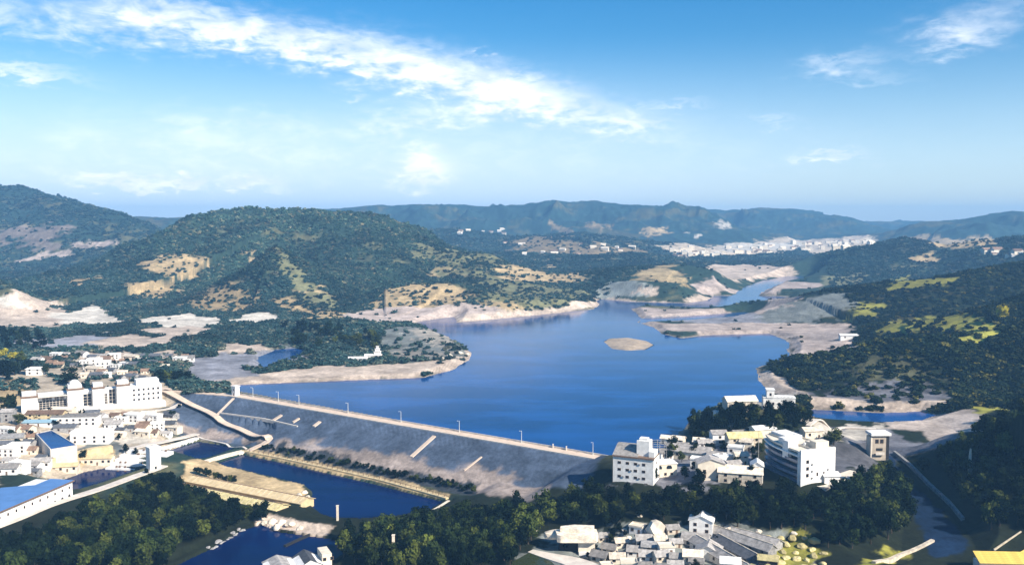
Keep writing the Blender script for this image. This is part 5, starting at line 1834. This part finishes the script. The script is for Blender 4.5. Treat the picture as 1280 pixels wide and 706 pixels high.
def rocks():
    r = random.Random(31)
    boulder(820, 664, 29, B_PALE, 'largest pale round boulder standing above the rock pile', hk=1.5)
    boulder(800, 645, 8, B_PALE, 'small pale boulder left of the largest round boulder')
    boulder(668, 662, 10, B_PALE, 'single small white boulder in the wood left of the rock house')
    boulder(752, 668, 11, B_GREY, 'grey rock between the rock house and the rock pile')
    done = []
    protos = {}
    for i in range(900):
        px, py = r.uniform(742, 872), r.uniform(664, 718)
        w = r.uniform(15, 24)
        if px < 782 and py < 676 or (px > 848 and py < 700) or abs(px - 820) < 22 and py < 676:
            continue
        if all((px - q[0]) ** 2 + ((py - q[1]) * 1.7) ** 2 > ((w + q[2]) * .47) ** 2 for q in done):
            done.append((px, py, w))
            kind = r.randrange(4); rz = r.uniform(-.6, .3)
            lab = ('small cream house with a pale stone roof', 'small white house with a grey roof', 'small pale flat roofed house', 'small stone house with a mottled roof')[kind] + ' in the village by the rock pile, ' + ('left', 'middle', 'right')[min(2, int((px - 742) / 43.4))]
            grp = 'village houses by the rock pile'
            if kind not in protos:
                A = ((STONE, CREAM, 1.6, False), (GREYR, WHITE, 1.8, False), (CREAM, WHITE, 1, True), (GREYR, STONE, 1.6, False))[kind]
                protos[kind] = house(px, py, 6.6, 5, 3.2, rz, lab, A[0], A[1], A[2], grp, 2, A[3])
            else:
                G = on_ground([(px, py)])[0]; k = r.uniform(.75, 1.1)
                dup(protos[kind], (G[0], G[1], gz(*G)), rz, lab, grp, (k, k, k))
    for i in range(600):
        px, py = r.uniform(738, 868), r.uniform(662, 716)
        w = r.uniform(9, 22) * (0.7 + (py - 660) / 100)
        if px < 780 and py < 672 or (px > 850 and py < 690):
            continue
        if all((px - q[0]) ** 2 + ((py - q[1]) * 1.6) ** 2 > ((w + q[2]) * .44) ** 2 for q in done):
            done.append((px, py, w))
            if r.random() < .8:
                boulder(px, py, w, B_PALE, '%s pale boulder in the rock pile, %s part' % ('large' if w > 15 else 'small', ('left', 'middle', 'right')[max(0, min(2, int((px - 738) / 44)))]), 'pale boulders in the rock pile')
            else:
                boulder(px, py, w, B_GREY, 'grey boulder in the rock pile at the foot of the wood', 'grey boulders in the rock pile')
    for i in range(400):
        px, py = r.uniform(935, 1030), r.uniform(672, 712)
        if py < 664 + abs(px - 985) * .2 or px > 1020 and py < 686:
            continue
        w = r.uniform(9, 16)
        if all((px - q[0]) ** 2 + ((py - q[1]) * 1.6) ** 2 > ((w + q[2]) * .46) ** 2 for q in done):
            done.append((px, py, w))
            boulder(px, py, w, B_YEL, ('small ' if w < 11.5 else 'large ' if w > 14 else '') + 'yellowish stone in the mossy heap, ' + ('left', 'middle', 'right')[max(0, min(2, int((px - 935) / 32)))] + ' ' + ('back', 'front')[py > 690], 'yellow stones in the mossy heap')
    for px, py in ((909, 660), (948, 664), (992, 667), (928, 690)):
        boulder(px, py, 9, B_PALE, 'white round boulder lying by the long grey roofs', 'white boulders by the grey roofs')
    for px, py, w in ((553, 449, 8), (562, 445, 8), (575, 441, 9), (584, 443, 7)):
        boulder(px, py, w, B_PALE, 'pale boulder on the tip of the lake peninsula', 'boulders on the peninsula tip')
    for px, py, w in ((340, 653, 13), (352, 654, 12), (363, 656, 14), (375, 660, 11), (330, 655, 10), (346, 660, 12), (385, 622, 9), (381, 616, 8), (374, 620, 10)):
        boulder(px, py, w, B_PALE, 'pale rock on the bank between the long pond and the lower pond', 'rocks between the ponds')
    for i in range(26):
        t = i / 25
        boulder(262 + 44 * t + r.uniform(-2, 2), 686 - 26 * t + r.uniform(-2, 2), r.uniform(5, 9), B_GREY, 'grey rock in the stone bank left of the lower pond', 'rocks of the lower pond bank')


rocks()


# ------------------------------------------------------------------ village at the bottom
def village():
    # the rock house: broad pale slab roof over a block
    G = on_ground([(735, 694)])[0]; z = gz(*G)
    t = empty('rock_house', (G[0], G[1], z), 0, 'pale house with a broad rough overhanging roof at the edge of the wood', 'house')
    MB().box(-4.5, 3.2, -.2, 6, -2, 7.2).build('wall', CREAM, t)
    MB().plan([(-14.5, -2), (-13, -3), (3.4, -3.2), (4.6, -1), (4.4, 6), (-4, 8), (-15, 5)], 7.2, 10.6).build('roof', STONE, t)
    MB().plan([(-13, 2), (-4, 0), (2.4, .5), (3.4, 6), (-6, 7), (-12.5, 5)], 10.6, 12.4).build('roof_top', STONE, t)
    MB().box(-4.3, 3.0, -.9, -.2, -1, 2.0).build('step', WHITE, t)
    MB().box(-13.4, -4.5, 2.5, 5.5, -2, 7.2).build('back_wall', DARK, t)
    b = put('boulder', B_PALE[1], None, (G[0] - 15, G[1] + 7, z + 7.5), .4, (5.5, 4, 3.6)); tag(b, 'rough pale rock lump touching the left end of the rock house roof', 'boulder')
    tag(drape('path', [(663, 689), (690, 697), (720, 703), (735, 712)], [4, 9, 14], CONC, .5), kind='structure', label='pale curved yard before the rock house')
    sh = sheet('pond_water', world_poly([(640, 700), (662, 688), (690, 700), (700, 712), (636, 712)], -9), gz(*on_ground([(665, 698)])[0]) + .35, mat_water('olive_water', (.035, .045, .018), .1, .2)); tag(sh, kind='structure')
    # long grey roofs descending to the right
    rows = [((884, 652), (968, 690), 8, 3.0, GREYR, 'topmost long grey roofed shed below the wood'),
            ((888, 666), (960, 696), 6.5, 3.0, GREYR, 'second long grey roofed shed with a white post'),
            ((890, 682), (936, 704), 8, 3.2, DARKR, 'long shed with a dark slate roof under the second grey roof'),
            ((862, 684), (925, 716), 8, 3.4, GREYR, 'lowest long grey shed with white gable walls')]
    for pl, pr, dep, H, rm, lab in rows:
        o, L, a = frame(pl, pr)
        t = empty('long_shed', o, a, lab, 'shed')
        w = MB(); gwall(w, 0, L, 0, dep, -3, H, 2.2); w.build('wall', WHITE if 'white gable' in lab else STONEG, t)
        rf = MB(); gable(rf, 0, L, 0, dep, H, 2.2, .6); ro = rf.build('roof', rm, t)
        MB().box(-.5, L + .5, dep / 2 - .2, dep / 2 + .2, H + 2.12, H + 2.4).build('ridge', STONE, ro)
        for i in range(5):
            window(t, L * (i + .5) / 5, 0, 1.0, 1.2, 1.2)
    house(876, 668, 11, 8, 7, -.3, 'bright white house with a broken roof at the wood edge', WHITE, WHITE, 2.4, wins=2, along='y')
    house(868, 684, 12, 9, 3.6, -.35, 'low house with a grey pitched roof before the bright white house', GREYR, WHITE, 2.2, wins=2)
    house(884, 700, 11, 9, 4.2, -.35, 'house with a grey roof and white gable at the bottom edge', GREYR, WHITE, 2.6, wins=2, along='y')
    house(866, 706, 8, 7, 4.2, -.2, 'small cream house left of the white gable at the bottom edge', STONE, CREAM, 1.8, wins=2)
    house(820, 690, 13, 8, 2.6, -.2, 'half buried house with a flat grey roof in the rock pile', STONEG, STONEG, 1.2, wins=2)
    house(960, 708, 8, 6, 3.2, -.3, 'little open shed with yellow beams among the yellow stones', STONEY, DARK, 1.2, wins=1)
    house(913, 714, 8, 6, 4, -.2, 'small white hut at the lower edge of the grey roofs', WHITE, WHITE, 1.6, wins=1)
    # arched roof building at the bottom, centre left
    o, L, a = frame((334, 726), (416, 718))
    t = empty('boat_house', o, a + .18, 'white building with two grey pitched roofs beside the lower pond', 'building')
    k = L / 84
    MB().box(0, L, 0, 11.9, -3, 3.9).build('wall', WHITE, t)
    for x0, x1, m, h in ((0, 40 * k, GREYR, 2.2), (40 * k, 74 * k, DARKR, 2.8)):
        gm = MB(); gwall(gm, x0 + .05, x1 - .05, -.12, 12, 0, 4.0, h, 'y'); gm.build('gable_wall', WHITE, t)
        rm = MB(); gable(rm, x0 + .6, x1 - .6, .2, 14, 4.02, h, .55, 'y'); rm.build('roof', m, t)
        MB().box((x0 + x1) / 2 - 1.4, (x0 + x1) / 2 + 1.4, -.2, -.12, .2, 3.0).build('gate', DARK, t)
    MB().box(74 * k, L + 1, 2, 12, -3, 7.4).build('side_wing', CREAM, t)
    for i in range(2):
        window(t, 77 * k + i * 3.4, 2, 4.4, 1.3, 1.3)
    # yellow boarded roofs, lower right corner
    G = on_ground([(1222, 709)])[0]
    G = [float(v) for v in at(1224, 711, -9.0)]; zt = -9.0
    t = empty('yellow_shed', (G[0], G[1], zt), -.06, 'shed with a yellow boarded roof in the lower right corner', 'shed')
    L = 34.0
    MB().box(0, L, 0, 6, -14, 3.0).build('wall', WHITE, t)
    MB().box(-1.2, L, -3.2, -1.6, -12, 1.6).build('front_ledge', WHITE, t)
    me = MB().box(0, L, 0, 1.02, 0, .18).mesh('board', YELLOW)
    for i in range(7):
        q = put('board', me, t, (-.3, -1.0 + i * 1.02, 3.05 + i * .42)); q.rotation_euler = (.39, 0, 0)
    for p, q, lab in (((1266, 700), (1296, 682), 'yellow beam leaning over the yellow shed roof'), ((1242, 690), (1276, 668), 'weathered yellow log on the slope above the yellow shed')):
        P = on_ground([p, q]); z0, z1 = gz(*P[0]) + 1.2, gz(*P[1]) + 1.6
        b = MB().tube((0, 0, 0), (P[1][0] - P[0][0], P[1][1] - P[0][1], z1 - z0), .55, .4, 8).build('log', YELLOW if 'beam' in lab else WOOD)
        b.location = (P[0][0], P[0][1], z0); tag(b, lab, 'log')


village()


# ------------------------------------------------------------------ the far town and hill hamlets
def far_town():
    r = random.Random(77)
    kinds = []
    for i in range(5):
        t = empty('far_house', (0, 0, -500), 0, 'x', 'house', 'x')
        w, d, h = ((16, 10, 6), (26, 12, 9), (12, 9, 5), (14, 12, 13), (20, 10, 6))[i]
        m = MB()
        if i in (1, 3):
            m.box(-w / 2, w / 2, 0, d, -4, h)
        else:
            gwall(m, -w / 2, w / 2, 0, d, -4, h, 3)
        m.build('wall', (CREAM, CREAM, WHITE, CREAM, CREAM)[i], t)
        q = MB()
        if i in (1, 3):
            q.box(-w / 2 - .5, w / 2 + .5, -.5, d + .5, h, h + .8)
        else:
            gable(q, -w / 2, w / 2, 0, d, h, 3, .8)
        q.build('roof', (BROWNR, CREAM, CREAM, WHITE, CREAM)[i], t)
        kinds.append(t)
    zones = [
        (95, (838, 1062), lambda px: 320 - (px - 838) * .062, 9, 'far white town', 'houses of the far white town', (0, 1, 3, 4)),
        (16, (1045, 1096), lambda px: 304, 4, 'tan ridge hamlet', 'houses on the tan ridge', (0, 2, 4)),
        (16, (615, 800), lambda px: 312, 13, 'far tan hills', 'houses on the far tan hills', (0, 2, 4)),
        (12, (1230, 1275), lambda px: 318, 5, 'right edge ridge', 'houses on the right ridge', (0, 2)),
        (9, (570, 630), lambda px: 290, 6, 'far blue ridge', 'houses on the far ridge', (0, 2)),
    ]
    used = set()
    KN = ('pale gabled house', 'white slab block', 'small cream house', 'white tower block', 'cream house with a grey roof')
    for n, (x0, x1), fy, dy, lab, grp, ks in zones:
        P = [(r.uniform(x0, x1), 0) for _ in range(n)]
        P = [(px, fy(px) + r.uniform(-dy, dy) * .6) for px, _ in P]
        G = on_ground(P)
        Z = height(G[:, 0], G[:, 1])
        for (x, y), z in zip(G, Z):
            k = r.choice(ks); s = r.uniform(.8, 1.5)
            u = (640 + FOC * x / y - x0) / (x1 - x0)
            lb = 'tiny ' + KN[k] + ' ' + ('at the left end', 'left of the middle', 'right of the middle', 'at the right end')[max(0, min(3, int(u * 4)))] + ' of the ' + lab
            if k not in used:
                used.add(k); o = kinds[k]; o.location = (x, y, z); o.rotation_euler = (0, 0, r.uniform(-.5, .5)); o['label'] = lb; o['group'] = grp
            else:
                dup(kinds[k], (x, y, z), r.uniform(-.5, .5), lb, grp, (s, s, s))


far_town()


# ------------------------------------------------------------------ air
def build_haze():
    m = bpy.data.materials.new('haze'); m.use_nodes = True
    m.node_tree.nodes.clear()
    g = NG(m.node_tree)
    o = g.n.new('ShaderNodeOutputMaterial')
    v = g.n.new('ShaderNodeVolumePrincipled')
    v.inputs['Color'].default_value = (0.25, 0.58, 1.0, 1)
    v.inputs['Density'].default_value = 1.15e-4
    v.inputs['Anisotropy'].default_value = 0.0
    g.l.new(v.outputs[0], o.inputs['Volume'])
    bm = bmesh.new()
    bmesh.ops.create_cube(bm, size=1)
    bmesh.ops.transform(bm, matrix=Matrix.Translation((0, 4800, 140)) @ Matrix.Diagonal((38000, 10000, 340, 1)), verts=bm.verts)
    me = bpy.data.meshes.new('haze'); bm.to_mesh(me); bm.free(); me.materials.append(m)
    h = link(bpy.data.objects.new('haze', me))
    tag(h, kind='stuff')
build_haze()
